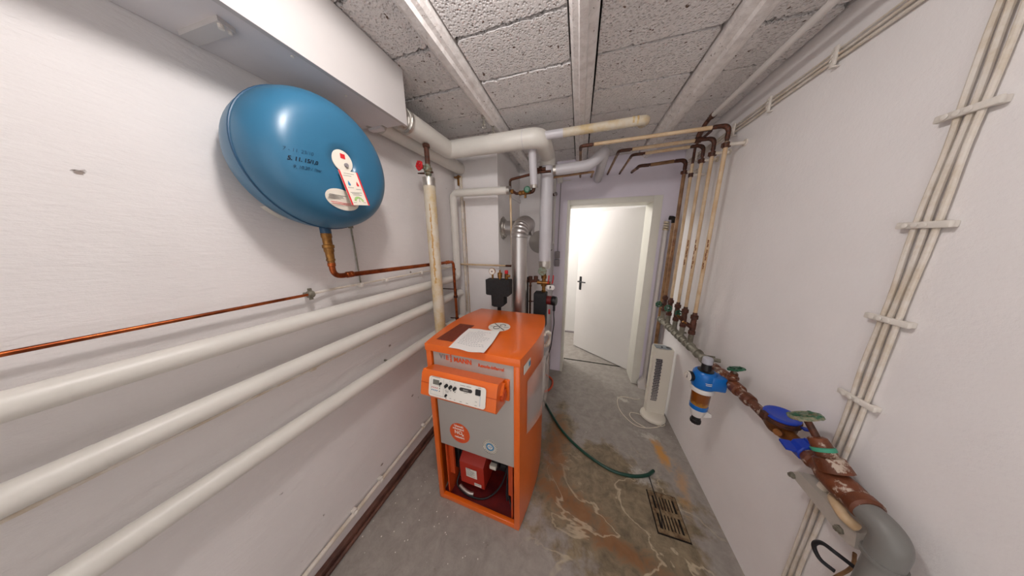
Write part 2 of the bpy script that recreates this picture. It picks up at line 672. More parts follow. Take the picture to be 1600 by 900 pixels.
def text_bm(body, size, o, xd, yd, depth=0.0006, align='LEFT', bold=0.0, shear=0.0, bm=None, spacing=1.0):
    cu = bpy.data.curves.new('lettering', 'FONT')
    cu.body = body
    cu.size = size
    cu.align_x = align
    cu.extrude = depth / 2
    cu.offset = bold
    cu.shear = shear
    cu.space_character = spacing
    cu.resolution_u = 3
    t = bpy.data.objects.new('lettering', cu)
    COL.objects.link(t)
    dg = bpy.context.evaluated_depsgraph_get()
    me = bpy.data.meshes.new_from_object(t.evaluated_get(dg))
    bm = bm or B()
    start = len(bm.verts)
    bm.from_mesh(me)
    bm.verts.ensure_lookup_table()
    o = Vector(o)
    xd = Vector(xd).normalized()
    yd = Vector(yd).normalized()
    nd = xd.cross(yd).normalized()
    for v in bm.verts[start:]:
        v.co = o + xd * v.co.x + yd * v.co.y + nd * (v.co.z + depth / 2)
    bpy.data.objects.remove(t)
    bpy.data.curves.remove(cu)
    bpy.data.meshes.remove(me)
    return bm


def rect_on(bm, o, xd, yd, w, h, d=0.0008, corner=0.0, seg=5):
    """thin (rounded) plate with its lower-left corner at o"""
    o = Vector(o)
    xd = Vector(xd).normalized()
    yd = Vector(yd).normalized()
    nd = xd.cross(yd).normalized()
    pts = []
    if corner:
        for cx, cy, a0 in ((w - corner, corner, -PI / 2), (w - corner, h - corner, 0), (corner, h - corner, PI / 2), (corner, corner, PI)):
            for i in range(seg + 1):
                a = a0 + PI / 2 * i / seg
                pts.append(o + xd * (cx + corner * math.cos(a)) + yd * (cy + corner * math.sin(a)))
    else:
        pts = [o, o + xd * w, o + xd * w + yd * h, o + yd * h]
    return prism(bm, pts, nd * d)


def disc_on(bm, c, nd, r, d=0.0008, n=28, sx=1.0):
    return cyl(bm, Vector(c), Vector(c) + Vector(nd).normalized() * d, r, n=n)


X, Y, Z = Vector((1, 0, 0)), Vector((0, 1, 0)), Vector((0, 0, 1))

# ------------------------------------------------------------------ room shell
XL, XR, CZ = -1.14, 0.882, 2.45
YD, YN, YC = 2.55, 2.67, 1.92          # door wall, niche wall, chimney front
XC = -0.716                             # chimney's right side
struct('floor', box(B(), -2.2, 2.2, -1.6, 4.4, -0.12, 0.0), 'floor')
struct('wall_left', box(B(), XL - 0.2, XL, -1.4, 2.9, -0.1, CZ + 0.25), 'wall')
struct('wall_right', box(B(), XR, XR + 0.2, -1.4, 2.9, -0.1, CZ + 0.25), 'wall_r')
b = B()
box(b, -0.2735, -0.147, YD, 2.86, 0, CZ + 0.2)
box(b, 0.748, XR, YD, 2.86, 0, CZ + 0.2)
box(b, -0.147, 0.748, YD, 2.86, 2.06, CZ + 0.2)
struct('wall_back', b, 'wall_back')
struct('wall_back_middle', box(B(), XC, -0.2735, YN, 2.86, 0, CZ + 0.2), 'wall_r')
b = B()
box(b, XL, XC, YC, 2.86, 0, CZ + 0.2)
struct('wall_back_left', b, 'wall_r')
b = B()
box(b, XC, XC + 0.012, YC + 0.02, YN, 2.075, 2.115)
struct('trim_4', b, 'wall_r')
# hall beyond the door
b = B()
box(b, -1.6, 2.0, 3.83, 4.0, 0, CZ + 0.1)
box(b, -1.75, -1.6, 2.86, 4.0, 0, CZ + 0.1)
box(b, 2.0, 2.15, 2.86, 4.0, 0, CZ + 0.1)
struct('wall_far', b, 'wall_hall')
struct('baseboard_far', box(B(), -1.6, 2.0, 3.815, 3.83, 0, 0.03), 'switch')
struct('ceiling_far', box(B(), -1.75, 2.15, 2.86, 4.0, CZ + 0.1, CZ + 0.2), 'wall_hall')
struct('trim_5', box(B(), -0.118, 0.67, 2.868, 2.882, 0.0, 0.005), 'gap')

# ceiling: rough pumice blocks laid between three concrete beams
bays = ((-1.14, -0.655), (-0.555, -0.082), (0.022, 0.50), (0.615, 0.882))
b = B()
yb = -1.4
rows = [-1.4 + i * 0.2535 for i in range(18)]
shift = 0.9857 - 0.2505 * 10 + 1.4
for bi, (x0, x1) in enumerate(bays):
    j = 0
    y = -1.52
    ys = []
    while y < 2.86:
        ys.append(y)
        y += 0.2535
    off = [0.0, 0.0, 0.0, 0.03][bi] + (0.9857 - min(ys, key=lambda q: abs(q - 0.9857)))
    for y in ys:
        y0 = y + off + random.uniform(0.003, 0.0055)
        y1 = y + off + 0.2535 - random.uniform(0.003, 0.006)
        if y0 < -1.4 or y1 > 2.9:
            continue
        dz = random.uniform(-0.004, 0.004)
        xa = x0 + random.uniform(0.005, 0.011)
        xb = x1 - random.uniform(0.005, 0.011)
        s = len(b.verts)
        # irregular, subdivided underside edge so the joints look broken
        nx = 34
        top = []
        bot = []
        lo = [Vector((xa + (xb - xa) * i / nx, y0 + random.uniform(0, .005) + (random.uniform(0, .012) if random.random() < .13 else 0), CZ + dz)) for i in range(nx + 1)]
        hi = [Vector((xb - (xb - xa) * i / nx, y1 - random.uniform(0, .005) - (random.uniform(0, .012) if random.random() < .13 else 0), CZ + dz)) for i in range(nx + 1)]
        for q in (lo[0], lo[-1], hi[0], hi[-1]):
            if random.random() < 0.4:
                q.y += random.choice((-1, 1)) * 0.0 + (0.012 if q in (lo[0], lo[-1]) else -0.012)
        prism(b, lo + hi, (0, 0, 0.12))
struct('ceiling', b, 'block')
struct('ceiling_slab', box(B(), -1.3, 1.05, -1.4, 2.86, CZ + 0.035, CZ + 0.2), 'gap')
for i, (x0, x1) in enumerate(((-0.655, -0.555), (-0.082, 0.022), (0.50, 0.615))):
    b = B()
    w = x1 - x0
    ctr = (x0 + x1) / 2
    fl = 0.036
    # rib with two small flanges and a raised middle, like a precast joist
    sect = [(x0, CZ + 0.05), (x0, CZ - 0.018), (x0 + 0.012, CZ - 0.03), (ctr - 0.02, CZ - 0.034), (ctr - 0.014, CZ - 0.05),
            (ctr + 0.014, CZ - 0.05), (ctr + 0.02, CZ - 0.034), (x1 - 0.012, CZ - 0.03), (x1, CZ - 0.018), (x1, CZ + 0.05)]
    prism(b, [Vector((x, -1.4, z)) for x, z in sect], (0, 4.26, 0))
    struct('trim_%d' % (i + 1), b, 'beam')
# brown rail along the foot of the left wall
b = B()
box(b, XL, XL + 0.028, -1.4, YC, 0, 0.045, 0.004)
cyl(b, (XL + 0.036, -1.4, 0.012), (XL + 0.036, YC, 0.012), 0.011, n=12)
struct('baseboard_left', b, 'brown_rail', smooth=True)

# door: frame, leaf, lever
d1 = bpy.data.objects.new('door_1', None)
COL.objects.link(d1)
d1.location = (0.3, 2.7, 0)
d1['kind'] = 'structure'
b = B()
box(b, -0.147, -0.118, YD - 0.008, 2.80, 0, 2.06, 0.003)
box(b, 0.67, 0.748, YD - 0.008, 2.80, 0, 2.06, 0.003)
box(b, -0.1178, 0.6698, YD - 0.0078, 2.7995, 2.005, 2.0595, 0.003)
obj('door_frame', b, 'frame', d1)
hx, hy = 0.69, 2.80
dv = Vector((0.0043 - 0.6951, 3.3125 - 2.7948, 0)).normalized()
nv = Vector((dv.y, -dv.x, 0))            # towards the hall
if nv.y < 0:
    nv = -nv
b = B()
p0 = Vector((hx, hy, 0.012))
prism(b, [p0, p0 + dv * 0.863, p0 + dv * 0.863 + nv * 0.04, p0 + nv * 0.04], (0, 0, 1.985))
bevel_all(b, 0.003)
leaf = obj('door_leaf', b, 'door', d1)
b = B()
for zz in (0.28, 1.05, 1.75):
    cyl(b, p0 + Vector((0.004, -0.008, zz - 0.045)), p0 + Vector((0.004, -0.008, zz + 0.045)), 0.008, n=10)
obj('door_hinge', b, 'frame', leaf)
b = B()
hc = p0 + dv * 0.80 + Vector((0, 0, 1.03)) - nv * 0.002
rect_on(b, hc - dv * 0.02 - Z * 0.12, dv, Z, 0.04, 0.2, 0.008, 0.008)
q = hc - dv * 0.0 + Z * 0.01
tube(b, fillet([q, q - nv * 0.05, q - nv * 0.05 - dv * 0.115], 0.015), 0.009, 10)
tube(b, fillet([q, q - nv * 0.05, q - nv * 0.05 + dv * 0.012], 0.006), 0.009, 10)
obj('door_handle', b, 'black', leaf)

# ================================================================== LEFT WALL
# boxed-in duct under the ceiling
t = thing('boxed_duct', 'long white boxed-in casing under the ceiling, above the blue tank', 'casing', (-1.0, -0.2, 2.21))
BX = -0.868
b = B()
box(b, XL + 0.002, BX - 0.018, -1.35, 1.005, 2.212, 2.228)
obj('underside_board', b, 'box_under', t, smooth=False)
b = B()
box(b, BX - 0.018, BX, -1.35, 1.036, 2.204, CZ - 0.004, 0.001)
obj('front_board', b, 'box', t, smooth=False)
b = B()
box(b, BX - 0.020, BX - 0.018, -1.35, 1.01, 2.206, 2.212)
obj('shadow_strip', b, 'gap', t, smooth=False)  # solid dark strip in place of shade in the board corner
b = B()
box(b, -0.995, BX - 0.018, 1.004, 1.034, 2.212, 2.228, 0.001)
box(b, XL + 0.05, -1.012, 1.004, 1.034, 2.20, 2.216, 0.001)
obj('end_batten', b, 'box_under', t, smooth=False)
b = B()
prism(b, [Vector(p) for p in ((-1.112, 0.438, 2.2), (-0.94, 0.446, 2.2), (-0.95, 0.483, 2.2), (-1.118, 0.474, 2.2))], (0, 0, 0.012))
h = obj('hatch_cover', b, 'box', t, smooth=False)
b = B()
cyl(b, (-0.952, 0.455, 2.19), (-0.952, 0.455, 2.2), 0.006, n=10)
cyl(b, (-0.958, 0.474, 2.193), (-0.958, 0.474, 2.2), 0.004, n=10)
obj('screw', b, 'clip', h)
b = B()
for x, y in ((-0.913, 0.591), (-0.888, 0.652), (-0.94, 0.78)):
    cyl(b, (x, y, 2.209), (x, y, 2.213), 0.0045, n=8)
obj('filler_spot', b, 'white_print', t)

# blue expansion vessel
VX, VY, VZ, VR = -0.852, 0.665, 1.919, 0.2328
SEAM = -0.983
VE = 0.33
t = thing('expansion_vessel', 'round blue heating expansion tank mounted on the left wall', 'tank', (-1.0, VY, VZ - VR))
fr = []


def vface(r):
    """x of the vessel's domed front at radius r"""
    c = max(0.0, min(1.0, r / VR)) ** (1 / VE)
    return SEAM + (VX - SEAM) * math.sqrt(max(0.0, 1 - c * c))


prof = []
for i in range(61):
    a = i / 60 * PI / 2
    r = VR * math.cos(a) ** VE
    prof.append((SEAM + (VX - SEAM) * math.sin(a), r))
inner = [(x, r) for x, r in prof if r > 0.052]
inner += [(VX - 0.002, 0.046), (VX - 0.008, 0.04), (VX - 0.013, 0.034), (VX - 0.014, 0.002)]
back = [(SEAM - (SEAM + 1.132) * math.sin(i / 20 * PI / 2), VR * math.cos(i / 20 * PI / 2) ** 0.28) for i in range(20, 0, -1)]
b = B()
lathe(b, back + inner, (0, VY, VZ), (1, 0, 0), n=72)
shell = obj('vessel_shell', b, 'vessel', t, ang=50)
b = B()
torus(b, (SEAM, VY, VZ), X, VR - 0.0005, 0.004, n=72, m=8)
obj('seam', b, 'vessel_seam', shell)
b = B()
cyl(b, (-1.02, VY, VZ - VR + 0.012), (-1.02, VY, VZ - VR - 0.020), 0.019, n=20)
obj('nozzle', b, 'vessel_seam', t)
b = B()
for zz in (VZ + 0.1, VZ - 0.1):
    box(b, XL, -1.12, VY - 0.03, VY + 0.03, zz - 0.02, zz + 0.02, 0.003)
obj('mounting_plate', b, 'vessel_seam', t)
b = B()
disc_on(b, (VX - 0.004, VY - 0.008, VZ + 0.003), X, 0.037, 0.0025, 32)
lab = obj('round_label', b, 'sticker', t)
b = B()
rect_on(b, (VX - 0.0015, VY - 0.014, VZ + 0.012), Y, Z, 0.017, 0.016)
obj('red_square', b, 'red_print', lab)
b = B()
disc_on(b, (VX - 0.0015, VY + 0.002, VZ - 0.008), X, 0.007, 0.006, 16)
obj('valve_cap', b, 'switch', lab)
# hanging pressure card
b = B()
ct = Vector((VX + 0.010, VY - 0.003, VZ - 0.031))
cw, chh = 0.074, 0.122
cx_ = Y * 0.985 + Z * 0.10
cy_ = (Z * 1.0 - X * 0.20 - Y * 0.12).normalized()
cx_ = (cx_ - cy_ * cx_.dot(cy_)).normalized()
co = ct - cx_ * (cw * 0.5) - cy_ * chh
rect_on(b, co, cx_, cy_, cw, chh, 0.0012)
card = obj('pressure_card', b, 'sticker', t, smooth=False)
tag(card, 'white card with red side borders hanging from the centre of the tank')
b = B()
rect_on(b, co + (cx_.cross(cy_)) * 0.0013, cx_, cy_, 0.006, chh, 0.0005)
rect_on(b, co + cx_ * (cw - 0.006) + (cx_.cross(cy_)) * 0.0013, cx_, cy_, 0.006, chh, 0.0005)
obj('red_border', b, 'red_print', card, smooth=False)
nn = cx_.cross(cy_)
b = B()
g0 = co + cx_ * 0.036 + cy_ * 0.012 + nn * 0.0014
for i in range(9):
    a0 = PI * (0.04 + 0.92 * i / 9)
    a1 = PI * (0.04 + 0.92 * (i + 0.8) / 9)
    prism(b, [g0 + (cx_ * math.cos(a) + cy_ * math.sin(a)) * rr for a, rr in ((a0, .012), (a1, .012), (a1, .02), (a0, .02))], nn * .0004)
obj('dial_print', b, 'green_print', card, smooth=False)
b = B()
for yy, xx, w in ((.112, .016, .04), (.104, .012, .03), (.062, .012, .022), (.058, .042, .02), (.045, .014, .046), (.041, .018, .03), (.036, .02, .035), (.008, .01, .012), (.009, .05, .012)):
    rect_on(b, co + cx_ * xx + cy_ * yy + nn * .0014, cx_, cy_, w, .0016, .0003)
prism(b, [g0 + cx_ * .001, g0 - cx_ * .001, g0 + cx_ * .004 + cy_ * .017], nn * .0008)
obj('small_print', b, 'grey_print', card, smooth=False)
for c0, mt in ((.022, 'blue_print'), (.055, 'red_print')):
    b = B()
    q = co + cx_ * c0 + cy_ * .075 + nn * .0014
    prism(b, [q + cx_ * .005, q + cx_ * .003 - cy_ * .005, q - cx_ * .003 - cy_ * .005, q - cx_ * .005, q + cy_ * .013], nn * .0004)
    obj('drop_symbol', b, mt, card, smooth=False)
# oval plate behind the card
b = B()
pc = Vector((0, VY - 0.028, VZ - 0.135))
loop = []
for i in range(36):
    a = 2 * PI * i / 36
    yy = pc.y + 0.058 * math.cos(a) - 0.012 * math.sin(a)
    zz = pc.z + 0.036 * math.sin(a)
    loop.append(Vector((vface(math.hypot(yy - VY, zz - VZ)) + 0.001, yy, zz)))
a_ = [b.verts.new(p) for p in loop]
b_ = [b.verts.new(p + X * .0012) for p in loop]
bridge(b, a_, b_)
cc_ = b.verts.new(Vector((vface(math.hypot(pc.y - VY, pc.z - VZ)) + .0022, pc.y, pc.z)))
for i in range(36):
    b.faces.new((b_[i], b_[(i + 1) % 36], cc_))
pl = obj('rating_plate', b, 'sticker', t)
b = B()
for zz, yy, w in ((.012, -.048, .06), (.008, -.05, .05), (.004, -.05, .058), (.0, -.052, .05)):
    rect_on(b, Vector((vface(math.hypot(pc.y + yy + w / 2 - VY, pc.z + zz - VZ)) + .0024, pc.y + yy, pc.z + zz)), Y, Z, w, .0022, .0004)
obj('small_print', b, 'grey_print', pl, smooth=False)
b = B()
for zz, yy, w in ((-.012, -.045, .09), (-.017, -.04, .085)):
    q0 = Vector((vface(math.hypot(pc.y + yy + w / 2 - VY, pc.z + zz - VZ)) + .003, pc.y + yy, pc.z + zz))
    rect_on(b, q0, Y, Z, w, .0016, .0004)
obj('red_line', b, 'red_print', pl, smooth=False)
b = B()
qs = []
for i in range(12):
    a = -2.30 + 0.28 * i / 11 - 0.05
    qs.append((VY + (VR - .0035) * math.cos(a), VZ + (VR - .0035) * math.sin(a)))
va = [b.verts.new((-1.075, y, z - .003)) for y, z in qs]
vb = [b.verts.new((-1.045, y, z - .003)) for y, z in qs]
for i in range(11):
    b.faces.new((va[i], va[i + 1], vb[i + 1], vb[i]))
r_ = bmesh.ops.solidify(b, geom=b.faces[:], thickness=0.002)
obj('edge_label', b, 'white_print', t)


def on_vessel(bm, lift=0.0012):
    for v in bm.verts:
        v.co.x = vface(math.hypot(v.co.y - VY, v.co.z - VZ)) + lift


for body, y, z, s, mt, bold in (('7 - 11. 23/10', -0.180, -0.018, 0.0155, 'ink_faint', -0.0002), ('5. 11. 15/1,0', -0.173, -0.042, 0.0165, 'ink', 0.0004), ('9. 10.20 / 1bar', -0.163, -0.063, 0.0135, 'ink_faint', 0.0)):
    b = text_bm(body, s, (0, VY + y, VZ + z), Y * 0.99 + Z * 0.07, Z, 0.0004, shear=0.25, bold=bold, spacing=0.95)
    on_vessel(b)
    obj('handwritten_date', b, mt, t, smooth=False)

# copper line from the vessel
t = thing('copper_pipe', 'bright copper pipe from the blue tank along the wall to behind the boiler', 'pipe', (-1.05, VY, 1.40))
zc = 1.482
b = B()
PX = -1.02
tube(b, fillet([(PX, VY, 1.56), (PX, VY, zc), (PX + .012, 1.60, zc - 0.018), (PX + .012, 1.605, 0.86)], [0, .045, .035, 0]), 0.0115, 14)
obj('tubing', b, 'copper', t)
b = B()
lathe(b, [(0, .017), (.008, .019), (.02, .019), (.024, .0165), (.05, .0165), (.052, .021), (.064, .021), (.066, .018), (.078, .018), (.084, .0155), (.11, .0145), (.112, .016), (.118, .016), (.12, .0135), (.135, .0125)], (PX, VY, VZ - VR - 0.016), -Z, 20)
obj('union_fitting', b, 'brass', t)
b = B()
for p, a in (((PX, VY, 1.535), Z), ((PX, VY + .062, zc), Y), ((PX, VY + .078, zc), Y), ((PX + .0112, 1.53, zc - .016), Y), ((PX + .011, 1.505, zc - .016), Y), ((PX + .012, 1.605, 1.40), Z)):
    lathe(b, [(-.009, .0122), (-.006, .0145), (.006, .0145), (.009, .0122)], p, a, 16)
obj('elbow_collar', b, 'copper', t)
b = B()
lathe(b, [(-.01, .0125), (-.01, .017), (.01, .017), (.01, .0125)], (PX + .012, 1.605, 1.16), Z, 16)
cyl(b, (PX + .012, 1.605, 1.225), (XL, 1.60, 1.225), 0.004, n=8)
cyl(b, (PX + .012, 1.605, 1.16), (PX + .012, 1.605, 1.228), 0.0125, n=12)
obj('wall_clamp', b, 'copper_dark', t)
b = B()
lathe(b, [(0, .012), (0, .017), (.012, .017), (.012, .012)], (PX + .012, 1.605, .955), Z, 16)
cyl(b, (PX + .012, 1.605, .96), (PX - .05, 1.60, .96), .005, n=8)
obj('lower_clamp', b, 'copper_dark', t)

# thin copper pipe along the wall, overpainted towards the back
t = thing('wall_pipe', 'thin copper pipe running low on the left wall, painted white beyond its clamp', 'pipe', (-1.1, 0.6, 1.41))
b = B()
tube(b, [(-1.1, -1.3, 1.418), (-1.1, 0.612, 1.41)], 0.0058, 12)
obj('bare_copper', b, 'copper', t)
b = B()
tube(b, [(-1.104, 0.612, 1.41), (-1.118, 0.70, 1.41), (-1.124, 1.86, 1.402)], [.0058, .0055, .0055], 10)
tag(obj('painted_length', b, 'white_conduit', t), 'white overpainted length')
b = B()
lathe(b, [(-.011, .006), (-.011, .0135), (-.006, .016), (.006, .016), (.011, .0135), (.011, .006)], (-1.1, 0.612, 1.41), Y, 18)
cyl(b, (-1.1, .612, 1.41), (XL, .612, 1.41), .006, n=8)
box(b, -1.105, -1.095, .606, .618, 1.424, 1.436, .001)
box(b, -1.105, -1.095, .606, .618, 1.386, 1.398, .001)
obj('pipe_clamp', b, 'galv', t)
for yy in (0.86, 1.02, 1.34):
    b = B()
    box(b, XL, -1.11, yy - .008, yy + .008, 1.392, 1.414, .002)
    obj('saddle_clip', b, 'clip', t)
# thin riser under the tank
b = B()
tube(b, [(-1.133, .862, 1.74), (-1.133, .868, 1.414)], .0035, 8)
box(b, XL, -1.128, .852, .872, 1.70, 1.712, .001)
tag(obj('thin_conduit', b, 'galv'), 'thin grey conduit dropping down the wall below the blue tank', 'conduit')

# three lagged heating pipes
pipes = [
    ('upper grey lagged heating pipe on the left wall, turning upwards in the corner', [(-1.065, -1.35, 1.325), (-1.065, 1.75, 1.306), (-1.065, 1.75, 2.035), (-0.555, 1.75, 2.025)], .031),
    ('middle grey lagged heating pipe on the left wall, turning down in the corner', [(-1.06, -1.35, 1.118), (-1.06, 1.80, 1.156), (-1.06, 1.80, 0.25)], .0325),
    ('lowest grey lagged heating pipe on the left wall', [(-1.06, -1.35, .872), (-1.06, 1.72, .905), (-1.06, 1.86, .905)], .034)]
for lb, pts, r in pipes:
    t = thing('lagged_pipe', lb, 'pipe', (-1.06, 0.0, pts[0][2] - r), group='lagged heating pipes on the left wall')
    b = B()
    tube(b, fillet(pts, .055), r, 24)
    obj('jacket', b, 'pvc', t)
    b = B()
    nj = 6
    for i in range(nj):
        yy = -0.9 + i * .5
        if yy > 1.6:
            continue
        zz = pts[0][2] + (pts[1][2] - pts[0][2]) * (yy + 1.35) / (pts[1][1] + 1.35)
        cyl(b, (pts[0][0], yy, zz), (pts[0][0], yy + .012, zz), r + .0007, n=24, caps=False)
    obj('jacket_joint', b, 'pvc', t)
    if 'upper grey' in lb:
        b = B()
        cyl(b, (-.575, 1.75, 2.0254), (-.548, 1.75, 2.0249), r + .001, n=24)
        obj('foil_end', b, 'foil', t)
    b = B()
    for yy in (-.6, .95):
        zz = pts[0][2] + (pts[1][2] - pts[0][2]) * (yy + 1.35) / (pts[1][1] + 1.35)
        cyl(b, (pts[0][0], yy, zz), (XL, yy, zz), .006, n=8)
    obj('wall_stud', b, 'galv', t)
# thin painted line on the wall under the middle pipe
b = B()
tube(b, [(-1.131, -1.3, 1.035), (-1.131, .55, 1.066), (-1.131, 1.75, 1.085)], .005, 8)
for yy in (.58, .98, 1.4):
    box(b, XL, -1.125, yy - .012, yy + .012, 1.052 + .016 * (yy - .3), 1.072 + .016 * (yy - .3), .002)
tag(obj('wall_cable', b, 'white_conduit'), 'thin overpainted cable clipped to the left wall under the middle lagged pipe', 'cable')
# white conduit close to the floor
t = thing('floor_conduit', 'white overpainted conduit low on the left wall, just above the brown rail', 'conduit', (-1.12, .5, .12))
b = B()
tube(b, [(-1.122, -1.3, .118), (-1.122, .37, .128), (-1.122, 1.86, .19)], .011, 12)
obj('tubing', b, 'white_conduit', t)
for yy in (.62, .79, 1.2):
    b = B()
    zz = .128 + (yy - .37) * .0416
    lathe(b, [(-.007, .011), (-.007, .0145), (.007, .0145), (.007, .011)], (-1.122, yy, zz), Y, 14)
    box(b, XL, -1.115, yy - .012, yy + .012, zz + .008, zz + .022, .002)
    obj('clip', b, 'clip', t)

# riser with the red wheel valve
RX, RY = -0.962, 1.30
t = thing('lagged_riser', 'cream upright lagged pipe with a long rust streak, left of the boiler', 'pipe', (RX, RY, 0))
b = B()
tube(b, [(RX, RY, 2.03), (RX - .002, RY, 1.2), (RX, RY, .06)], .0385, 24)
obj('jacket', b, 'pvc_old', t)
b = B()
lathe(b, [(0, .0385), (0, .0400), (.05, .0400), (.05, .0385)], (RX, RY, 1.985), Z, 24)
obj('top_band', b, 'foil', t)
b = B()
random.seed(3)
for k_ in range(24):
    zz = 1.86 - k_ * .022
    w = random.uniform(.002, .007)
    aa = -1.15 + random.uniform(-.08, .08)
    h2 = random.uniform(.01, .02)
    vv = []
    for da, dz in ((-w, -h2), (w, -h2 * .7), (w * .8, h2 * .7), (-w * .7, h2)):
        ang = aa + da / .039
        vv.append(b.verts.new((RX + .0389 * math.cos(ang), RY + .0389 * math.sin(ang), zz + dz)))
    b.faces.new(vv)
obj('rust_streak', b, plain('rust_streak_stain', (186, 146, 88), 0.7), t)
t = thing('stop_valve', 'rusty stop valve with a red wheel above the cream upright pipe', 'valve', (RX, RY, 2.03))
b = B()
cyl(b, (RX, RY, 2.10), (RX, RY, 2.235), .0155, n=16)
lathe(b, [(0, .02), (.004, .024), (.016, .024), (.02, .02)], (RX, RY, 2.212), Z, 6)
obj('pipe_stub', b, 'rust_dark', t)
b = B()
lathe(b, [(0, .013), (.02, .014), (.022, .02), (.036, .02), (.04, .026), (.065, .026), (.07, .018), (.085, .017)], (RX, RY, 2.03), Z, 18)
cyl(b, (RX, RY, 2.088), (RX - .009, RY - .04, 2.09), .014, .012, 14)
obj('valve_body', b, 'verdigris', t)
b = B()
cyl(b, (RX + .02, RY, 2.068), (RX + .034, RY, 2.066), .006, n=10)
cyl(b, (RX - .02, RY - .01, 2.062), (RX - .058, RY - .03, 2.06), .006, .004, n=10)
obj('drain_cock', b, 'rust_dark', t)
b = B()
wd = Vector((-.22, -1, .02)).normalized()
wc = Vector((RX, RY, 2.09)) + wd * .066
torus(b, wc, wd, .022, .0065, 24, 10)
cyl(b, wc - wd * .006, wc + wd * .006, .008, n=12)
a_, b2 = frame_of(wd)
for i in range(5):
    d_ = a_ * math.cos(2 * PI * i / 5) + b2 * math.sin(2 * PI * i / 5)
    cyl(b, wc, wc + d_ * .021, .004, n=8)
    lathe(b, [(-.007, .003), (-.004, .0075), (.004, .0075), (.007, .003)], wc + d_ * .023, wd, 10)
hw = obj('handwheel', b, 'red', t)
b = B()
cyl(b, wc - wd * .036, wc, .006, n=10)
obj('spindle', b, 'brass', hw)

# big lagged pipe under the ceiling
t = thing('ceiling_pipe', 'thick grey lagged pipe bending across under the ceiling and dropping behind the boiler', 'pipe', (-.65, 1.6, 2.25))
b = B()
BPX = -.978
tube(b, fillet([(BPX, 1.13, 2.292), (BPX, 1.59, 2.302), (-.283, 1.59, 2.302), (-.283, 1.93, 2.302), (-.283, 1.93, 2.22)], [0, .04, .075, .06, 0]), .060, 28)
obj('jacket', b, 'pvc', t)
b = B()
rad = []
pth = []
for i in range(22):
    pth.append(Vector((BPX, 1.035 + i * .006, 2.290)))
    rad.append(.058 + .003 * math.sin(i * 2.3) + (.004 if i > 16 else 0))
tube(b, pth, rad, 26)
obj('foil_collar', b, 'foil', t)
b = B()
for p, d_ in (((-.95, 1.59, 2.302), X), ((-.40, 1.59, 2.302), X)):
    lathe(b, [(-.0015, .0602), (0, .0608), (.0015, .0602)], p, d_, 28, cap=False)
obj('jacket_seam', b, 'pvc_cool', t)
# its drop, running down to the pump
t = thing('flow_pipe', 'upright grey lagged pipe dropping from the ceiling to the pump', 'pipe', (-.285, 1.93, 1.39))
b = B()
cyl(b, (-.286, 1.93, 2.235), (-.286, 1.93, 1.44), .0525, n=28)
obj('jacket', b, 'pvc_cool', t)
b = B()
lathe(b, [(0, .04), (.002, .05), (.06, .0535), (.066, .0525)], (-.286, 1.93, 1.392), Z, 28)
obj('foil_end', b, 'foil', t)
# second lagged pipe in the shade close to the wall
t = thing('shaded_pipe', 'second grey lagged pipe in the shade under the end of the white casing', 'pipe', (-1.075, 1.3, 2.22))
b = B()
tube(b, [(-1.078, 1.06, 2.262), (-1.078, YC, 2.275)], .050, 24)
obj('jacket', b, 'pvc', t)
b = B()
tube(b, [(-1.078, .985, 2.261), (-1.078, 1.02, 2.2615), (-1.078, 1.055, 2.262), (-1.078, 1.075, 2.262)], [.050, .053, .052, .0505], 24)
obj('foil_collar', b, 'foil', t)
# cream pipe leaving the big bend towards the right
t = thing('vent_pipe', 'cream pipe with a taped end crossing under the ceiling right of the big bend', 'pipe', (0, 1.6, 2.28))
b = B()
tube(b, fillet([(-.14, 1.60, 2.312), (.335, 1.60, 2.318), (.325, 1.68, 2.335)], [0, .035, 0]), .0255, 20)
obj('jacket', b, 'pvc_old', t)
b = B()
cyl(b, (-.27, 1.60, 2.311), (-.14, 1.60, 2.312), .0255, n=20)
obj('grey_sleeve', b, 'pvc_cool', t)
b = B()
for xx in (.262, .285):
    lathe(b, [(-.006, .0246), (-.005, .026), (.005, .026), (.006, .0246)], (xx, 1.6, 2.318), X, 20)
obj('tape_band', b, plain('yellowed_tape', (206, 186, 140), .6, var2=(180, 140, 84), vscale=40), t)

# ceiling hangers
for x, y, lb in ((-.632, 1.46, 'small metal pipe hanger on the left ceiling beam, nearer the wall'), (-.612, 1.57, 'small metal pipe hanger on the left ceiling beam, nearer the chimney')):
    t = thing('pipe_hanger', lb, 'hanger', (x, y, 2.38), group='pipe hangers on the ceiling beam')
    b = B()
    cyl(b, (x, y, 2.36), (x, y, CZ - .02), .004, n=8)
    obj('rod', b, 'galv', t)
    b = B()
    box(b, x - .014, x + .014, y - .008, y + .008, CZ - .05, CZ - .022, .002)
    box(b, x - .012, x - .008, y - .006, y + .006, 2.35, 2.375)
    box(b, x + .008, x + .012, y - .006, y + .006, 2.35, 2.375)
    box(b, x - .012, x + .012, y - .006, y + .006, 2.345, 2.35)
    obj('bracket_piece', b, 'foil', t)

# ================================================================== BOILER
BO = thing('boiler', 'orange floor-standing heating boiler with a silver-grey front', 'boiler', (-.506, .897, 0), math.radians(-2.0))
HW, DP = .272, .655                       # half front width, depth


def side_u(v):
    """half width of the barrel-shaped plan at depth v"""
    s = v / DP
    return HW + .036 * math.sin(PI * min(1, max(0, s * .94 + .02))) - .012 * max(0, s - .75) / .25


def plan(v0, v1, inset=0.0, n=18):
    vs_ = [v0 + (v1 - v0) * i / n for i in range(n + 1)]
    return [(side_u(v) - inset, v) for v in vs_] + [(-side_u(v) + inset, v) for v in reversed(vs_)]


def bobj(name, bm, mat, parent=None, **kw):
    return obj(name, bm, mat, parent or BO, local=True, **kw)


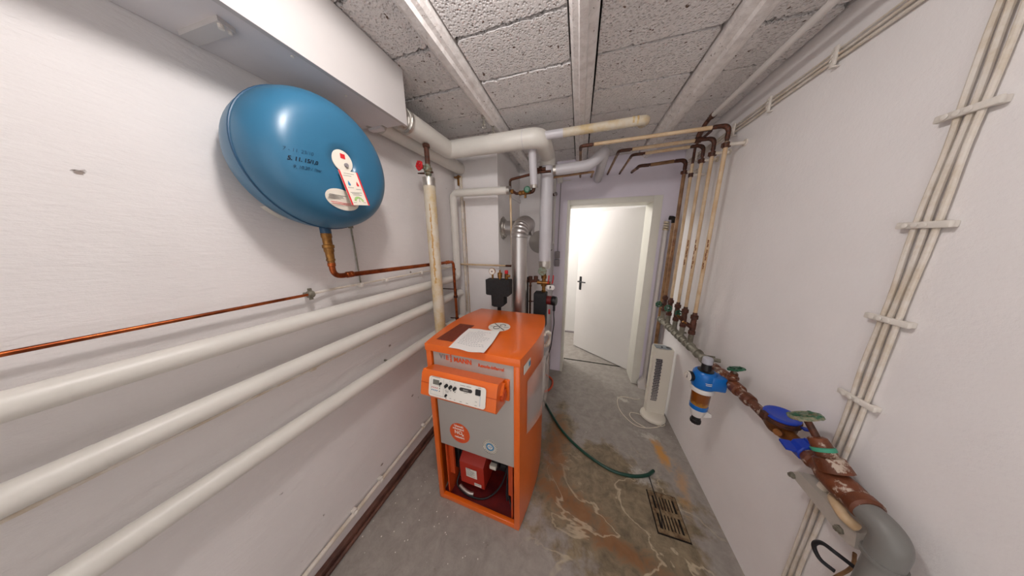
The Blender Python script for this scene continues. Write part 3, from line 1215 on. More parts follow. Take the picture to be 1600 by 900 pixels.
b = B()
prism(b, [Vector((u, v, 1.048)) for u, v in plan(-.004, DP + .004)], (0, 0, .040))
bmesh.ops.bevel(b, geom=[e for e in b.edges if e.calc_length() > 0 and abs(e.verts[0].co.z - e.verts[1].co.z) < 1e-4 and e.verts[0].co.z > 1.08], offset=.004, segments=2, affect='EDGES', profile=.5)
lid = bobj('lid', b, 'orange')
for sgn in (1, -1):
    b = B()
    n = 18
    outer = []
    for i in range(n + 1):
        v = DP * i / n
        outer.append(Vector((sgn * (side_u(v) - .003), v, .012)))
    innr = [Vector((p.x - sgn * .014, p.y, p.z)) for p in reversed(outer)]
    # folded front post
    prism(b, outer + innr, (0, 0, 1.036))
    box(b, *sorted((sgn * (HW - .004), sgn * (HW - .032))), -.002, .02, .0, 1.048, .002)
    bobj('side_panel', b, 'orange')
b = B()
box(b, -.255, .255, DP - .02, DP, .012, 1.048)
bobj('back_panel', b, 'orange_in')
b = B()
box(b, -HW + .004, HW - .004, -.001, .022, .0, .034, .003)
bobj('front_sill', b, 'orange')
b = B()
box(b, -.26, .26, .02, DP - .02, .0, .012)
bobj('base_tray', b, 'red_in')
b = B()
box(b, -.222, -.18, .05, .065, .16, .44)
box(b, -.222, -.212, .03, .28, .012, .44)
box(b, .185, .222, .06, .075, .14, .44)
box(b, .212, .222, .03, .28, .012, .44)
box(b, -.24, .24, .31, .33, .012, .47)
bobj('inner_frame', b, 'orange_in', smooth=False)
b = B()
box(b, -.232, .238, .008, .016, .43, 1.046, .002)
pan = bobj('front_panel', b, 'panel')
# control console
b = B()
UL, UR = -.226, .192
sec = [(.010, .962), (-.078, .990), (-.092, .975), (-.102, .935), (-.116, .868), (-.108, .856), (.010, .826)]
prism(b, [Vector((UL, y, z)) for y, z in sec], (UR - UL, 0, 0))
bevel_all(b, .003)
con = bobj('control_console', b, 'orange')
b = B()
box(b, UL - .0006, UR + .0006, -.1045, -.098, .930, .9315)
bobj('console_seam', b, 'orange_in', con)
pu0, pu1 = -.172, .142
pv0 = Vector((pu0, -.1185, .876))
pv1 = Vector((pu0, -.0985, .974))
px_, py_ = X, (pv1 - pv0).normalized()
pn = px_.cross(py_)
PW, PH = pu1 - pu0, (pv1 - pv0).length
b = B()
rect_on(b, pv0, px_, py_, PW, PH, .003, .014)
plate = bobj('control_plate', b, 'plate', con)


def on_plate(u, v, lift=.0032):
    return pv0 + px_ * u + py_ * v + pn * lift


b = B()
rect_on(b, on_plate(.024, .062), px_, py_, .036, .024, .001)
bobj('display', b, plain('grey_display', (110, 108, 100), .3), plate)
for nm, mt, pts, r, dpt in (
        ('knob', 'black', [(.104, .070), (.128, .068), (.152, .066)], .0085, .012),
        ('knob', 'black', [(.070, .073), (.104, .022)], .006, .008),
        ('button', 'pink_print', [(.020 + i * .010, .046) for i in range(4)], .0028, .002),
        ('button', 'blue_print', [(.020 + i * .010, .033) for i in range(4)], .0028, .002),
        ('indicator', 'black_print', [(.064, .046), (.064, .033), (.064, .058), (.128, .050), (.152, .048), (.104, .008)], .0026, .001)):
    for u, v in pts:
        b = B()
        c = on_plate(u, v)
        cyl(b, c, c + pn * dpt, r, r * .85, n=16)
        if nm == 'knob':
            rect_on(b, c - px_ * .0015 - py_ * r, px_, py_, .003, r * 2, dpt + .003)
        bobj(nm, b, mt, plate)
b = B()
rect_on(b, on_plate(.176, .062), px_, py_, .068, .016, .002, .0079)
bobj('thermometer_window', b, plain('dark_window', (58, 54, 52), .25), plate)
b = B()
rect_on(b, on_plate(.196, .067, .0055), px_, py_, .028, .006, .0004)
bobj('scale', b, 'grey_print', plate)
b = B()
rect_on(b, on_plate(.262, .060), px_, py_, .026, .027, .004, .003)
rect_on(b, on_plate(.266, .064, .007), px_, py_, .018, .008, .001)
bobj('rocker_switch', b, 'black', plate)
b = B()
rect_on(b, on_plate(.012, .010), px_, py_, .074, .0008, .0003)
rect_on(b, on_plate(.086, .010), px_, py_, .0008, .088, .0003)
rect_on(b, on_plate(.012, .010), px_, py_, .0008, .082, .0003)
for u, v, w in ((.016, .097, .05), (.178, .087, .028), (.212, .087, .026), (.274, .093, .014), (.118, .092, .005), (.146, .090, .005), (.096, .042, .02), (.100, .036, .016),
                (.124, .010, .008), (.148, .008, .008), (.18, .008, .012), (.214, .008, .012), (.26, .008, .012), (.262, .026, .01), (.09, .012, .016), (.2, .055, .02)):
    rect_on(b, on_plate(u, v), px_, py_, w, .0022, .0003)
bobj('small_print', b, 'grey_print', plate, smooth=False)
b = B()
rect_on(b, on_plate(.286, .010), px_, py_, .0012, .048, .0003)
bobj('green_line', b, 'blue_print', plate, smooth=False)
b = B()
prism(b, [Vector((UR, y, z)) for y, z in ((-.03, .965), (-.062, .92), (-.056, .912), (-.016, .958))], (.012, 0, 0))
box(b, UR, UR + .026, -.006, .01, .85, .965, .003)
bobj('console_bracket', b, 'orange', con)
b = B()
lathe(b, [(0, .026), (.003, .028), (.016, .028), (.02, .024), (.022, .01)], (UR - .004, -.035, .905), X, 24)
for i in range(12):
    a = 2 * PI * i / 12
    cyl(b, (UR + .002, -.035 + .0275 * math.cos(a), .905 + .0275 * math.sin(a)), (UR + .013, -.035 + .0275 * math.cos(a), .905 + .0275 * math.sin(a)), .003, n=6)
bobj('side_knob', b, 'orange_in', con)

# lettering and stickers on the grey front
FY = .0072


def front_text(s, size, u, z, mt, bold=.0, **kw):
    b = text_bm(s, size, (u, FY, z), X, Z, .0012, bold=bold, **kw)
    return bobj('lettering', b, mt, pan, smooth=False)


front_text('V', .036, -.190, 1.008, 'silver_print', .0012)
front_text('I', .036, -.164, 1.007, 'silver_print', .0012)
front_text('E', .036, -.150, 1.006, 'orange_print', .0012)
front_text('S', .027, -.1235, 1.0215, 'orange_print', .0009)
front_text('S', .027, -.1235, .9975, 'orange_print', .0009)
front_text('MANN', .036, -.100, 1.004, 'orange_print', .0012)
front_text('Rexola-biferral', .024, .045, 1.003, 'orange_print', .0006)
b = B()
disc_on(b, (-.094, .0078, .545), -Y, .066, .0008, 48)
dsk = bobj('round_sticker', b, 'orange_print', pan)
tag(dsk, 'orange disc with white words')
for s, sz, u, z in (('Umwelt', .019, -.128, .585), ('schonend', .019, -.138, .567), ('NO', .033, -.128, .537), ('x', .028, -.080, .529), ('reduziert', .017, -.128, .511)):
    bobj('lettering', text_bm(s, sz, (u, .0069, z), X, Z, .0006, bold=.0005), 'white_print', dsk, smooth=False)
b = B()
rect_on(b, Vector((-.125, .0068, .492)), X, Z, .05, .004, .0004)
bobj('small_print', b, 'red_print', dsk, smooth=False)
b = B()
disc_on(b, (.098, .0078, .517), -Y, .047, .0008, 40)
sea = bobj('round_seal', b, 'sticker', pan)
b = B()
for R_, r_ in ((.0445, .0012), (.034, .0008), (.0275, .0008)):
    torus(b, (.098, .0068, .517), Y, R_, r_, 40, 4)
for i in range(26):
    a = PI * 2 * i / 26
    if 13 < i < 16:
        continue
    c = Vector((.098 + .039 * math.cos(a), .0068, .517 + .039 * math.sin(a)))
    t_ = Vector((-math.sin(a), 0, math.cos(a)))
    r2_ = Vector((math.cos(a), 0, math.sin(a)))
    prism(b, [c + t_ * .0022 - r2_ * .002, c + t_ * .0022 + r2_ * .002, c - t_ * .0022 + r2_ * .0015, c - t_ * .0022 - r2_ * .002], (0, -.0003, 0))
bobj('ring_print', b, 'black_print', sea, smooth=False)
b = B()
torus(b, (.098, .0070, .517), Y, .020, .0042, 40, 4)
disc_on(b, (.098, .0072, .517), -Y, .0085, .0006, 24)
bobj('blue_print', b, 'blue_print', sea, smooth=False)
b = B()
disc_on(b, (.098, .0064, .521), -Y, .003, .0006, 12)
rect_on(b, Vector((.0955, .0064, .511)), X, Z, .005, .008, .0005)
bobj('white_figure', b, 'white_print', sea, smooth=False)

# things seen through the open lower front
b = B()
prism(b, [Vector((-.163, y, z)) for y, z in ((.09, .058), (.082, .235), (.094, .25), (.24, .335), (.36, .335), (.36, .058))], (.172, 0, 0))
bevel_all(b, .004)
hood = bobj('burner_hood', b, 'burner')
b = B()
rect_on(b, Vector((-.118, .0845, .128)), X, Z + Y * -.045, .078, .070, .001)
lb_ = bobj('data_label', b, 'plate', hood, smooth=False)
b = B()
rect_on(b, Vector((-.062, .0870, .068)), X, Z + Y * -.045, .05, .024, .001)
bobj('second_label', b, 'plate', hood, smooth=False)
b = B()
for i, w in enumerate((.03, .055, .06, .05, .058, .04, .06)):
    rect_on(b, Vector((-.113, .0825 - .0004 * (7 - i) * .7, .190 - i * .0085)), X, Z, w, .0018 if i else .004, .0006)
rect_on(b, Vector((-.059, .0850, .083)), X, Z, .042, .003, .0006)
bobj('small_print', b, 'grey_print', lb_, smooth=False)
b = B()
box(b, .035, .085, .15, .24, .17, .36, .004)
box(b, -.215, -.175, .10, .2, .14, .3, .01)
box(b, .02, .12, .2, .30, .1, .16, .01)
bobj('burner_fitting', b, 'black')
b = B()
box(b, .03, .075, .125, .155, .195, .222, .003)
box(b, -.135, -.115, .12, .15, .33, .37, .003)
bobj('plug_connector', b, 'heater')
for pts in ([(-.2, .14, .2), (-.19, .12, .1), (-.19, .08, .03), (-.10, .05, .025), (0, .06, .02), (.06, .10, .03), (.11, .14, .09), (.14, .18, .2)],
            [(.16, .12, .42), (.165, .11, .34), (.19, .12, .28), (.17, .10, .15), (.175, .1, .06), (.205, .06, .03)],
            [(.13, .16, .33), (.17, .13, .3), (.18, .12, .2), (.15, .12, .08), (.16, .1, .03)],
            [(.14, .16, .25), (.16, .12, .22), (.16, .10, .12), (.19, .08, .05), (.215, .05, .02)],
            [(-.17, .12, .4), (-.15, .1, .34), (-.17, .12, .26), (-.18, .11, .16), (-.17, .1, .06)],
            [(-.12, .12, .42), (-.16, .11, .36), (-.12, .13, .3)]):
    b = B()
    tube(b, catmull(pts, 8), .0055, 8)
    bobj('cable', b, 'cable_black')
b = B()
tube(b, catmull([(-.165, .075, .04), (-.13, .065, .035), (-.09, .06, .03), (-.06, .065, .028)], 6), .011, 10)
bobj('hose_piece', b, 'foil')

# lid details
LZ = 1.0882
b = B()
rect_on(b, Vector((-.243, .055, LZ)), X, Y, .108, .25, .0008)
gr = bobj('vent_grille', b, 'grille_red', lid, smooth=False)
b = B()
for i in range(9):
    for j in range(20):
        rect_on(b, Vector((-.238 + i * .0112, .06 + j * .012, LZ + .0008)), X, Y, .006, .008, .0006)
bobj('perforation', b, plain('grille_shadow', (92, 34, 20), .6), gr, smooth=False)
b = B()
disc_on(b, (.030, .335, LZ), Z, .071, .0008, 40)
st = bobj('round_sticker', b, 'plate', lid)
tag(st, 'white disc with a crossed-out tap symbol')
b = B()
c0 = Vector((.030, .335, LZ + .0008))


def bar(bm, p, q, w, h=.0005):
    p = c0 + Vector((*p, 0))
    q = c0 + Vector((*q, 0))
    d_ = (q - p).normalized()
    s_ = Vector((-d_.y, d_.x, 0)) * w / 2
    prism(bm, [p - s_, q - s_, q + s_, p + s_], (0, 0, h))


bar(b, (-.05, .045), (.05, -.045), .006)
bar(b, (-.062, -.002), (-.03, -.002), .003)
bar(b, (.03, 0), (.062, .012), .003)
tube(b, [c0 + Vector((.014 + .018 * math.cos(a), .030 + .014 * math.sin(a), .0006)) for a in [i * .45 - .6 for i in range(11)]], .002, 6)
tube(b, [c0 + Vector((-.012 + .020 * math.cos(a), -.020 + .020 * math.sin(a), .0006)) for a in [i * .45 + 1.6 for i in range(12)]], .002, 6)
bar(b, (-.012, -.002), (.014, .02), .004)
bobj('tap_symbol', b, 'black_print', st, smooth=False)
# small label on the right side
b = B()
us = side_u(.09) - .002
rect_on(b, Vector((us - .006, .035, .985)), Vector((.10, 1, 0)), Z, .095, .048, .002)
sl = bobj('side_label', b, 'plate', smooth=False)
b = B()
rect_on(b, Vector((us + .0035, .100, .995)), Vector((.10, 1, 0)), Z, .024, .026, .001)
bobj('blue_square', b, 'blue_print', sl, smooth=False)
# milky document sleeve hanging on the right side
b = B()
n = 10
grid = []
for i in range(n + 1):
    s = i / n
    v = .075 + .50 * s
    top = .925 - .02 * s + .035 * math.sin(PI * s)
    bot = .60 - .09 * s
    row = []
    for j in range(9):
        t_ = j / 8
        z = top + (bot - top) * t_
        bul = .022 * math.sin(PI * min(1, s * 1.0)) * math.sin(PI * (t_ * .8 + .1)) + .028 * s
        row.append(b.verts.new((side_u(v) + .003 + bul, v, z)))
    grid.append(row)
for i in range(n):
    for j in range(8):
        b.faces.new((grid[i][j], grid[i + 1][j], grid[i + 1][j + 1], grid[i][j + 1]))
slv = bobj('document_sleeve', b, 'pouch')
tag(slv, 'milky see-through document sleeve')
b = B()
rr = [[b.verts.new((side_u(.1 + .45 * i / 6) + .003 + .014 * math.sin(PI * i / 6), .1 + .42 * i / 6, z - .06 * i / 6)) for z in (.80, .64)] for i in range(7)]
for i in range(6):
    b.faces.new((rr[i][0], rr[i + 1][0], rr[i + 1][1], rr[i][1]))
bobj('booklet', b, 'switch', slv)
b = B()
rr = [[b.verts.new((side_u(v) + .006 + .014 * math.sin(PI * (v - .1) / .42), v, z)) for z in (.875 + (v - .3) * .15, .66)] for v in (.30, .34, .38, .42)]
for i in range(3):
    b.faces.new((rr[i][0], rr[i + 1][0], rr[i + 1][1], rr[i][1]))
bobj('white_leaflet', b, 'paper', slv)
b = B()
pts = [(side_u(.45) + .002, .44, 1.03), (side_u(.5) + .012, .50, 1.02), (side_u(.55) + .034, .56, .985), (side_u(.58) + .036, .585, .93), (side_u(.56) + .018, .55, .90), (side_u(.5) + .004, .50, .92)]
tube(b, catmull(pts, 6), [.012 - .004 * math.sin(i * .5) for i in range(40)], 8)
bobj('plastic_strap', b, 'heater')

# sheet of paper on the lid
b = B()
P = [Vector(p) for p in ((-.622, .893, 1.0905), (-.410, .868, 1.0905), (-.428, 1.150, 1.0905), (-.640, 1.150, 1.0905))]
g = []
for i in range(13):
    row = []
    for j in range(13):
        s, t_ = i / 12, j / 12
        p = P[0] * (1 - s) * (1 - t_) + P[1] * s * (1 - t_) + P[2] * s * t_ + P[3] * (1 - s) * t_
        lift = .012 * max(0, s - .55) * max(0, .5 - t_) * 4 + .007 * max(0, s - .5) * t_ * 2 + .004 * math.sin(s * 5 + t_ * 3) ** 2
        row.append(b.verts.new(p + Z * lift))
    g.append(row)
for i in range(12):
    for j in range(12):
        b.faces.new((g[i][j], g[i + 1][j], g[i + 1][j + 1], g[i][j + 1]))
pap = obj('paper_sheet', b, 'paper')
tag(pap, 'curling white sheet with handwriting lying on the orange boiler lid', 'paper')
b = B()
random.seed(5)
for k_ in range(11):
    t_ = .86 - k_ * .065
    s = .12 + (.0 if k_ else .25)
    end = random.uniform(.6, .88)
    while s < end:
        w = random.uniform(.03, .07)
        q = []
        for ss, tt in ((s, t_), (s + w, t_ - .004), (s + w, t_ + .010), (s, t_ + .010)):
            p = P[0] * (1 - ss) * (1 - tt) + P[1] * ss * (1 - tt) + P[2] * ss * tt + P[3] * (1 - ss) * tt
            lift = .012 * max(0, ss - .55) * max(0, .5 - tt) * 4 + .007 * max(0, ss - .5) * tt * 2 + .004 * math.sin(ss * 5 + tt * 3) ** 2
            q.append(b.verts.new(p + Z * (lift + .0006)))
        b.faces.new(q)
        s += w + random.uniform(.012, .03)
obj('handwriting', b, plain('pale_ink', (150, 152, 158), .6), pap, smooth=False)

# ================================================================== BEHIND THE BOILER
# black insulated safety group
SY = 1.63
t = thing('safety_group', 'black foam-clad safety valve block with gauge standing behind the boiler', 'valve', (-.612, SY, 1.08))
b = B()
sec = [(-.710, 1.328), (-.512, 1.328), (-.512, 1.205), (-.522, 1.196), (-.558, 1.196), (-.558, 1.118), (-.580, 1.104), (-.640, 1.104), (-.662, 1.112), (-.664, 1.200), (-.702, 1.202), (-.710, 1.21)]
prism(b, [Vector((x, SY - .045, z)) for x, z in sec], (0, .09, 0))
bevel_all(b, .004)
obj('foam_shell', b, 'black_foam', t)
b = B()
cyl(b, (-.612, SY, .70), (-.612, SY, 1.106), .016, n=16)
obj('pipe_stub', b, 'black', t)
b = B()
lathe(b, [(0, .006), (.012, .006), (.012, .026), (.03, .028), (.031, .024)], (-.664, SY + .012, 1.392), -Y, 28)
cyl(b, (-.664, SY - .004, 1.33), (-.664, SY - .004, 1.372), .008, n=12)
ga = obj('pressure_gauge', b, 'brass', t)
b = B()
disc_on(b, (-.664, SY - .0185, 1.392), -Y, .0245, .0006, 28)
dl = obj('dial', b, 'plate', ga)
b = B()
prism(b, [Vector((-.664 + .014, SY - .020, 1.40)), Vector((-.666, SY - .020, 1.388)), Vector((-.663, SY - .020, 1.386))], (0, -.0006, 0))
disc_on(b, (-.664, SY - .0192, 1.392), -Y, .006, .001, 12)
obj('needle', b, 'rust_dark', dl)
b = B()
lathe(b, [(0, .009), (.01, .009), (.012, .018), (.05, .02), (.054, .016), (.058, .007), (.075, .007)], (-.602, SY, 1.328), Z, 20)
obj('air_vent', b, 'brass', t)
b = B()
lathe(b, [(0, .010), (.008, .015), (.045, .015), (.048, .012)], (-.546, SY, 1.328), Z, 20)
cyl(b, (-.546, SY, 1.358), (-.516, SY, 1.356), .011, n=14)
sv = obj('safety_valve', b, 'brass', t)
b = B()
lathe(b, [(0, .0125), (.003, .0145), (.024, .0145), (.027, .012)], (-.546, SY, 1.376), Z, 12)
obj('red_cap', b, 'red', sv)

# aluminium flue with elbow
FX, FYY, FR = -.472, 1.75, .0665
t = thing('flue_pipe', 'shiny aluminium flue pipe rising behind the boiler, with a ribbed elbow', 'flue', (FX, FYY, .9))
b = B()
cyl(b, (FX, FYY, .9), (FX, FYY, 1.668), FR, n=40)
obj('straight_pipe', b, 'alu', t)
b = B()
pth = []
rad = []
N_ = 64
for i in range(N_ + 1):
    s = i / N_
    a = PI / 2 * s
    Rb = .115
    pth.append(Vector((FX + .012 * s, FYY + Rb * (1 - math.cos(a)) * 1.6, 1.66 + Rb * math.sin(a))))
    rad.append(FR + .0016 + (.0050 if (i % 6) in (0,) else (.0018 if (i % 6) in (1, 5) else 0)))
pth.append(Vector((FX + .014, 2.0, 1.775)))
rad.append(FR + .001)
tube(b, pth, rad, 40, caps=False)
obj('ribbed_elbow', b, 'alu', t, ang=60)
b = B()
TY = 2.06
lathe(b, [(0, FR), (.27, FR), (.272, FR + .008), (.30, FR + .008), (.302, FR - .004)], (XC - .01, TY, 1.755), X, 40)
obj('tee_piece', b, 'alu', t, ang=60)
b = B()
random.seed(11)
loops = []
for k_, (dx, r) in enumerate(((.0, .108), (.006, .104), (.010, .092), (.022, .084), (.028, .070), (.036, .0675))):
    l = []
    for i in range(40):
        a = 2 * PI * i / 40
        rr_ = r * (1 + random.uniform(-.06, .06) * (1 if k_ < 5 else 0))
        l.append(b.verts.new((XC + .0005 + dx + random.uniform(-.002, .002) * (k_ > 0), TY + rr_ * math.cos(a), 1.755 + rr_ * math.sin(a))))
    loops.append(l)
for l0, l1 in zip(loops, loops[1:]):
    bridge(b, l0, l1)
obj('foil_rosette', b, 'foil', t)
b = B()
lathe(b, [(0, .135), (.002, .135), (.003, .13)], (-.46, YN - .003, 1.62), -Y, 40)  # thin grey disc lying flat on the niche wall
cv = obj('wall_disc', b, 'panel', None)
tag(cv, 'round grey disc on the niche wall behind the flue', 'cover')
b = B()
tube(b, catmull([(-.42, 2.64, 1.52), (-.38, 2.63, 1.495), (-.34, 2.64, 1.50), (-.31, 2.66, 1.53)], 6), .004, 8)
tag(obj('wire', b, 'cable_black'), 'short black wire sagging on the niche wall beside the flue', 'wire')

# small copper lines with the green valve
CY = 1.75
t = thing('fill_pipe', 'thin copper pipe with fittings leading from the lagged pipe to the green-wheeled valve', 'pipe', (-.5, CY, 1.4))
b = B()
tube(b, fillet([(-.55, CY, 2.022), (-.518, CY - .02, 2.012), (-.49, CY - .03, 1.99), (-.40, CY - .03, 1.995)], .01), .010, 12)
tube(b, fillet([(-.40, CY - .03, 1.995), (-.355, CY - .03, 1.995), (-.350, CY - .03, 2.03)], .02), .013, 12)
obj('tubing', b, 'copper_dark', t)
for p in ((-.525, CY - .018, 2.01), (-.455, CY - .03, 1.992), (-.43, CY - .03, 1.994)):
    b = B()
    lathe(b, [(-.012, .011), (-.010, .017), (.010, .017), (.012, .011)], p, X, 8)
    obj('union_nut', b, 'brass', t)
t = thing('green_valve', 'small stop valve with a green wheel on the copper line below the ceiling pipe', 'valve', (-.39, 1.70, 1.97))
b = B()
lathe(b, [(-.022, .011), (-.018, .016), (.018, .016), (.022, .011)], (-.395, CY - .03, 1.995), X, 12)
cyl(b, (-.395, CY - .03, 1.995), (-.392, CY - .07, 2.002), .008, n=12)
cyl(b, (-.415, CY - .03, 1.99), (-.417, CY - .032, 1.955), .007, .010, 10)
obj('valve_body', b, 'brass', t)
b = B()
wd = Vector((.08, -1, .12)).normalized()
wc = Vector((-.392, CY - .078, 2.004))
torus(b, wc, wd, .019, .006, 20, 8)
cyl(b, wc - wd * .006, wc + wd * .006, .017, n=8)
obj('handwheel', b, 'green', t)
t = thing('lagged_dropper', 'short grey lagged pipe hanging from the big ceiling pipe above the green wheel', 'pipe', (-.352, 1.72, 2.02))
b = B()
cyl(b, (-.350, 1.72, 2.03), (-.356, 1.66, 2.27), .0282, n=22)
obj('jacket', b, 'pvc_cool', t)
b = B()
cyl(b, (-.3498, 1.7205, 2.022), (-.3503, 1.716, 2.045), .0292, n=22)
obj('foil_end', b, 'foil', t)
t = thing('tan_riser', 'thin tan pipe standing against the chimney, left of the flue', 'pipe', (-.58, 1.86, 1.39))
b = B()
tube(b, fillet([(-1.115, 1.885, 1.412), (-.565, 1.86, 1.412), (-.565, 1.80, 2.115), (-.33, 1.80, 2.15), (-.25, 1.82, 2.155)], .018), .0085, 12)
obj('tubing', b, 'tan', t)
b = B()
tube(b, fillet([(-.565, 1.806, 2.05), (-.565, 1.80, 2.115), (-.33, 1.80, 2.15), (-.24, 1.82, 2.155)], .02), .0098, 12)
tube(b, fillet([(-.63, 1.863, 1.412), (-.565, 1.86, 1.412), (-.565, 1.853, 1.50)], .018), .0095, 12)
obj('dark_joint', b, 'copper_dark', t)
t = thing('corner_conduit', 'white overpainted conduit in the back left corner', 'conduit', (-1.075, 1.905, .3))
b = B()
cyl(b, (-1.068, 1.902, .3), (-1.068, 1.902, 2.21), .014, n=14)
obj('tubing', b, 'white_conduit', t)
b = B()
tube(b, [(-1.04, 1.914, .3), (-1.045, 1.914, 1.3), (-1.05, 1.914, 2.0)], .003, 6)
obj('thin_cable', b, 'ochre', t)
b = B()
box(b, -1.125, -1.06, 1.88, 1.92, 2.195, 2.207, .002)
box(b, -1.095, -1.075, 1.885, 1.92, 2.13, 2.215, .002)
obj('bracket', b, 'brass', t)

# pump group
PXX, PYY = -.305, 1.90
t = thing('pump_group', 'black foam-clad pump block with red and black pump head right behind the boiler', 'pump', (PXX, PYY, .85))
b = B()
box(b, PXX - .060, PXX + .052, PYY - .055, PYY + .055, .85, 1.178, .008)
obj('foam_shell', b, 'black_foam', t)
b = B()
lathe(b, [(0, .018), (.012, .022), (.016, .016), (.05, .016), (.054, .024), (.075, .026), (.08, .018), (.12, .017), (.124, .024), (.15, .026), (.156, .020), (.215, .019)], (-.286, 1.915, 1.178), Z, 20)
cyl(b, (-.345, 1.905, 1.265), (-.225, 1.905, 1.262), .016, n=14)
obj('isolating_valve', b, 'brass', t)
b = B()
lathe(b, [(0, .030), (.003, .036), (.010, .038), (.012, .034)], (-.292, 1.86, 1.372), Vector((-.05, -1, .35)), 28)
obj('bronze_disc', b, 'verdigris', t)
for yy, zz, xx in ((1.86, 1.30, -.235), (1.88, 1.30, -.20)):
    b = B()
    tube(b, fillet([(xx, yy, zz + .04), (xx, yy - .005, zz), (xx - .008, yy, zz - .035)], .02), .0055, 10)
    obj('red_lever', b, 'red', t)
b = B()
for xx in (-.232, -.205):
    lathe(b, [(0, .020), (.004, .022), (.014, .022), (.016, .018)], (xx, 1.852, 1.235), Vector((.25, -1, .2)), 20)
th = obj('thermometer', b, 'white_plastic', t)
b = B()
box(b, -.224, -.212, 1.832, 1.84, 1.225, 1.25)
obj('dark_scale', b, 'black', th)
b = B()
cyl(b, (-.252, 1.90, 1.108), (-.205, 1.89, 1.108), .040, n=28)
ph = obj('pump_head', b, 'red_in', t)
b = B()
lathe(b, [(0, .040), (.003, .042), (.034, .042), (.04, .038)], (-.205, 1.89, 1.108), Vector((1, -.2, 0)), 28)
obj('black_cap', b, 'black', ph)
b = B()
box(b, -.232, -.216, 1.868, 1.884, .985, 1.03, .003)
obj('red_tag', b, 'red', t)
b = B()
tube(b, catmull([(-.185, 1.878, 1.085), (-.183, 1.872, 1.03), (-.183, 1.87, .98), (-.178, 1.87, .90), (-.19, 1.88, .78), (-.2, 1.9, .66), (-.225, 1.92, .56), (-.25, 1.94, .45), (-.26, 1.95, .2), (-.26, 1.95, .006)], 6), [.011] * 8 + [.0045] * 80, 10)
obj('power_cable', b, 'cable_black', t)
# brown pipe with a double fitting beside the flue
t = thing('brown_pipe', 'thin brown copper pipe with a dark double fitting between flue and pump', 'pipe', (-.405, 1.93, 0))
b = B()
cyl(b, (-.413, 1.93, 0), (-.413, 1.93, 1.285), .009, n=12)
obj('tubing', b, 'copper_dark', t)
b = B()
lathe(b, [(-.03, .010), (-.028, .02), (.028, .02), (.03, .010)], (-.413, 1.93, 1.285), Z, 12)
lathe(b, [(-.03, .010), (-.028, .02), (.028, .02), (.03, .010)], (-.362, 1.93, 1.29), Z, 12)
cyl(b, (-.445, 1.93, 1.27), (-.33, 1.93, 1.275), .014, n=12)
lathe(b, [(0, .008), (.004, .013), (.016, .013), (.02, .008)], (-.413, 1.93, 1.215), Z, 12)
obj('double_fitting', b, 'rust_dark', t)
b = B()
lathe(b, [(-.006, .009), (-.006, .015), (.006, .015), (.006, .009)], (-.413, 1.93, 1.075), Z, 12)
cyl(b, (-.413, 1.93, 1.075), (-.37, 1.93, 1.078), .005, n=8)
obj('clamp', b, 'rust_dark', t)
b = B()
cyl(b, (-.452, 1.98, 0), (-.452, 1.98, 1.30), .010, n=12)
tag(obj('black_tube', b, 'cable_black'), 'thin black tube standing directly right of the flue', 'tube')
# cable trunking and bell push at the end of the door wall
b = B()
box(b, -.296, -.274, 2.545, 2.60, 1.60, 2.30, .003)
tag(obj('cable_trunking', b, 'white_plastic'), 'narrow white upright cable trunking at the left end of the door wall', 'trunking')
t = thing('room_sensor', 'small silver-faced sensor with a dark socket left of the door top', 'sensor', (-.285, 2.53, 2.12))
b = B()
cyl(b, (-.300, 2.545, 2.125), (-.282, 2.535, 2.128), .016, n=16)
obj('socket', b, 'black_joint', t)
b = B()
lathe(b, [(0, .018), (.01, .022), (.016, .02), (.02, .008)], (-.282, 2.535, 2.128), Vector((.8, -.6, .1)), 18)
obj('silver_face', b, 'alu', t)
t = thing('light_switch', 'grey surface-mounted double switch on the wall left of the door', 'switch', (-.235, 2.54, 1.36))
b = B()
box(b, -.262, -.205, 2.512, 2.55, 1.435, 1.515, .006)
box(b, -.262, -.205, 2.512, 2.55, 1.345, 1.425, .006)
obj('housing', b, 'switch', t)
b = B()
box(b, -.253, -.214, 2.505, 2.513, 1.447, 1.503, .002)
obj('rocker', b, 'switch', t)
b = B()
box(b, -.253, -.214, 2.505, 2.513, 1.357, 1.413, .002)
obj('rocker', b, 'switch', t)
b = B()
cyl(b, (-.232, 2.546, 1.515), (-.226, 2.546, 2.235), .004, n=8)
obj('cable', b, 'switch', t)
b = B()
box(b, -.262, -.205, 2.515, 2.55, 2.235, 2.30, .005)
box(b, -.215, -.12, 2.54, 2.55, 2.255, 2.262, .001)
tag(obj('junction_box', b, 'white_plastic'), 'small white junction box high on the wall left of the door', 'box')

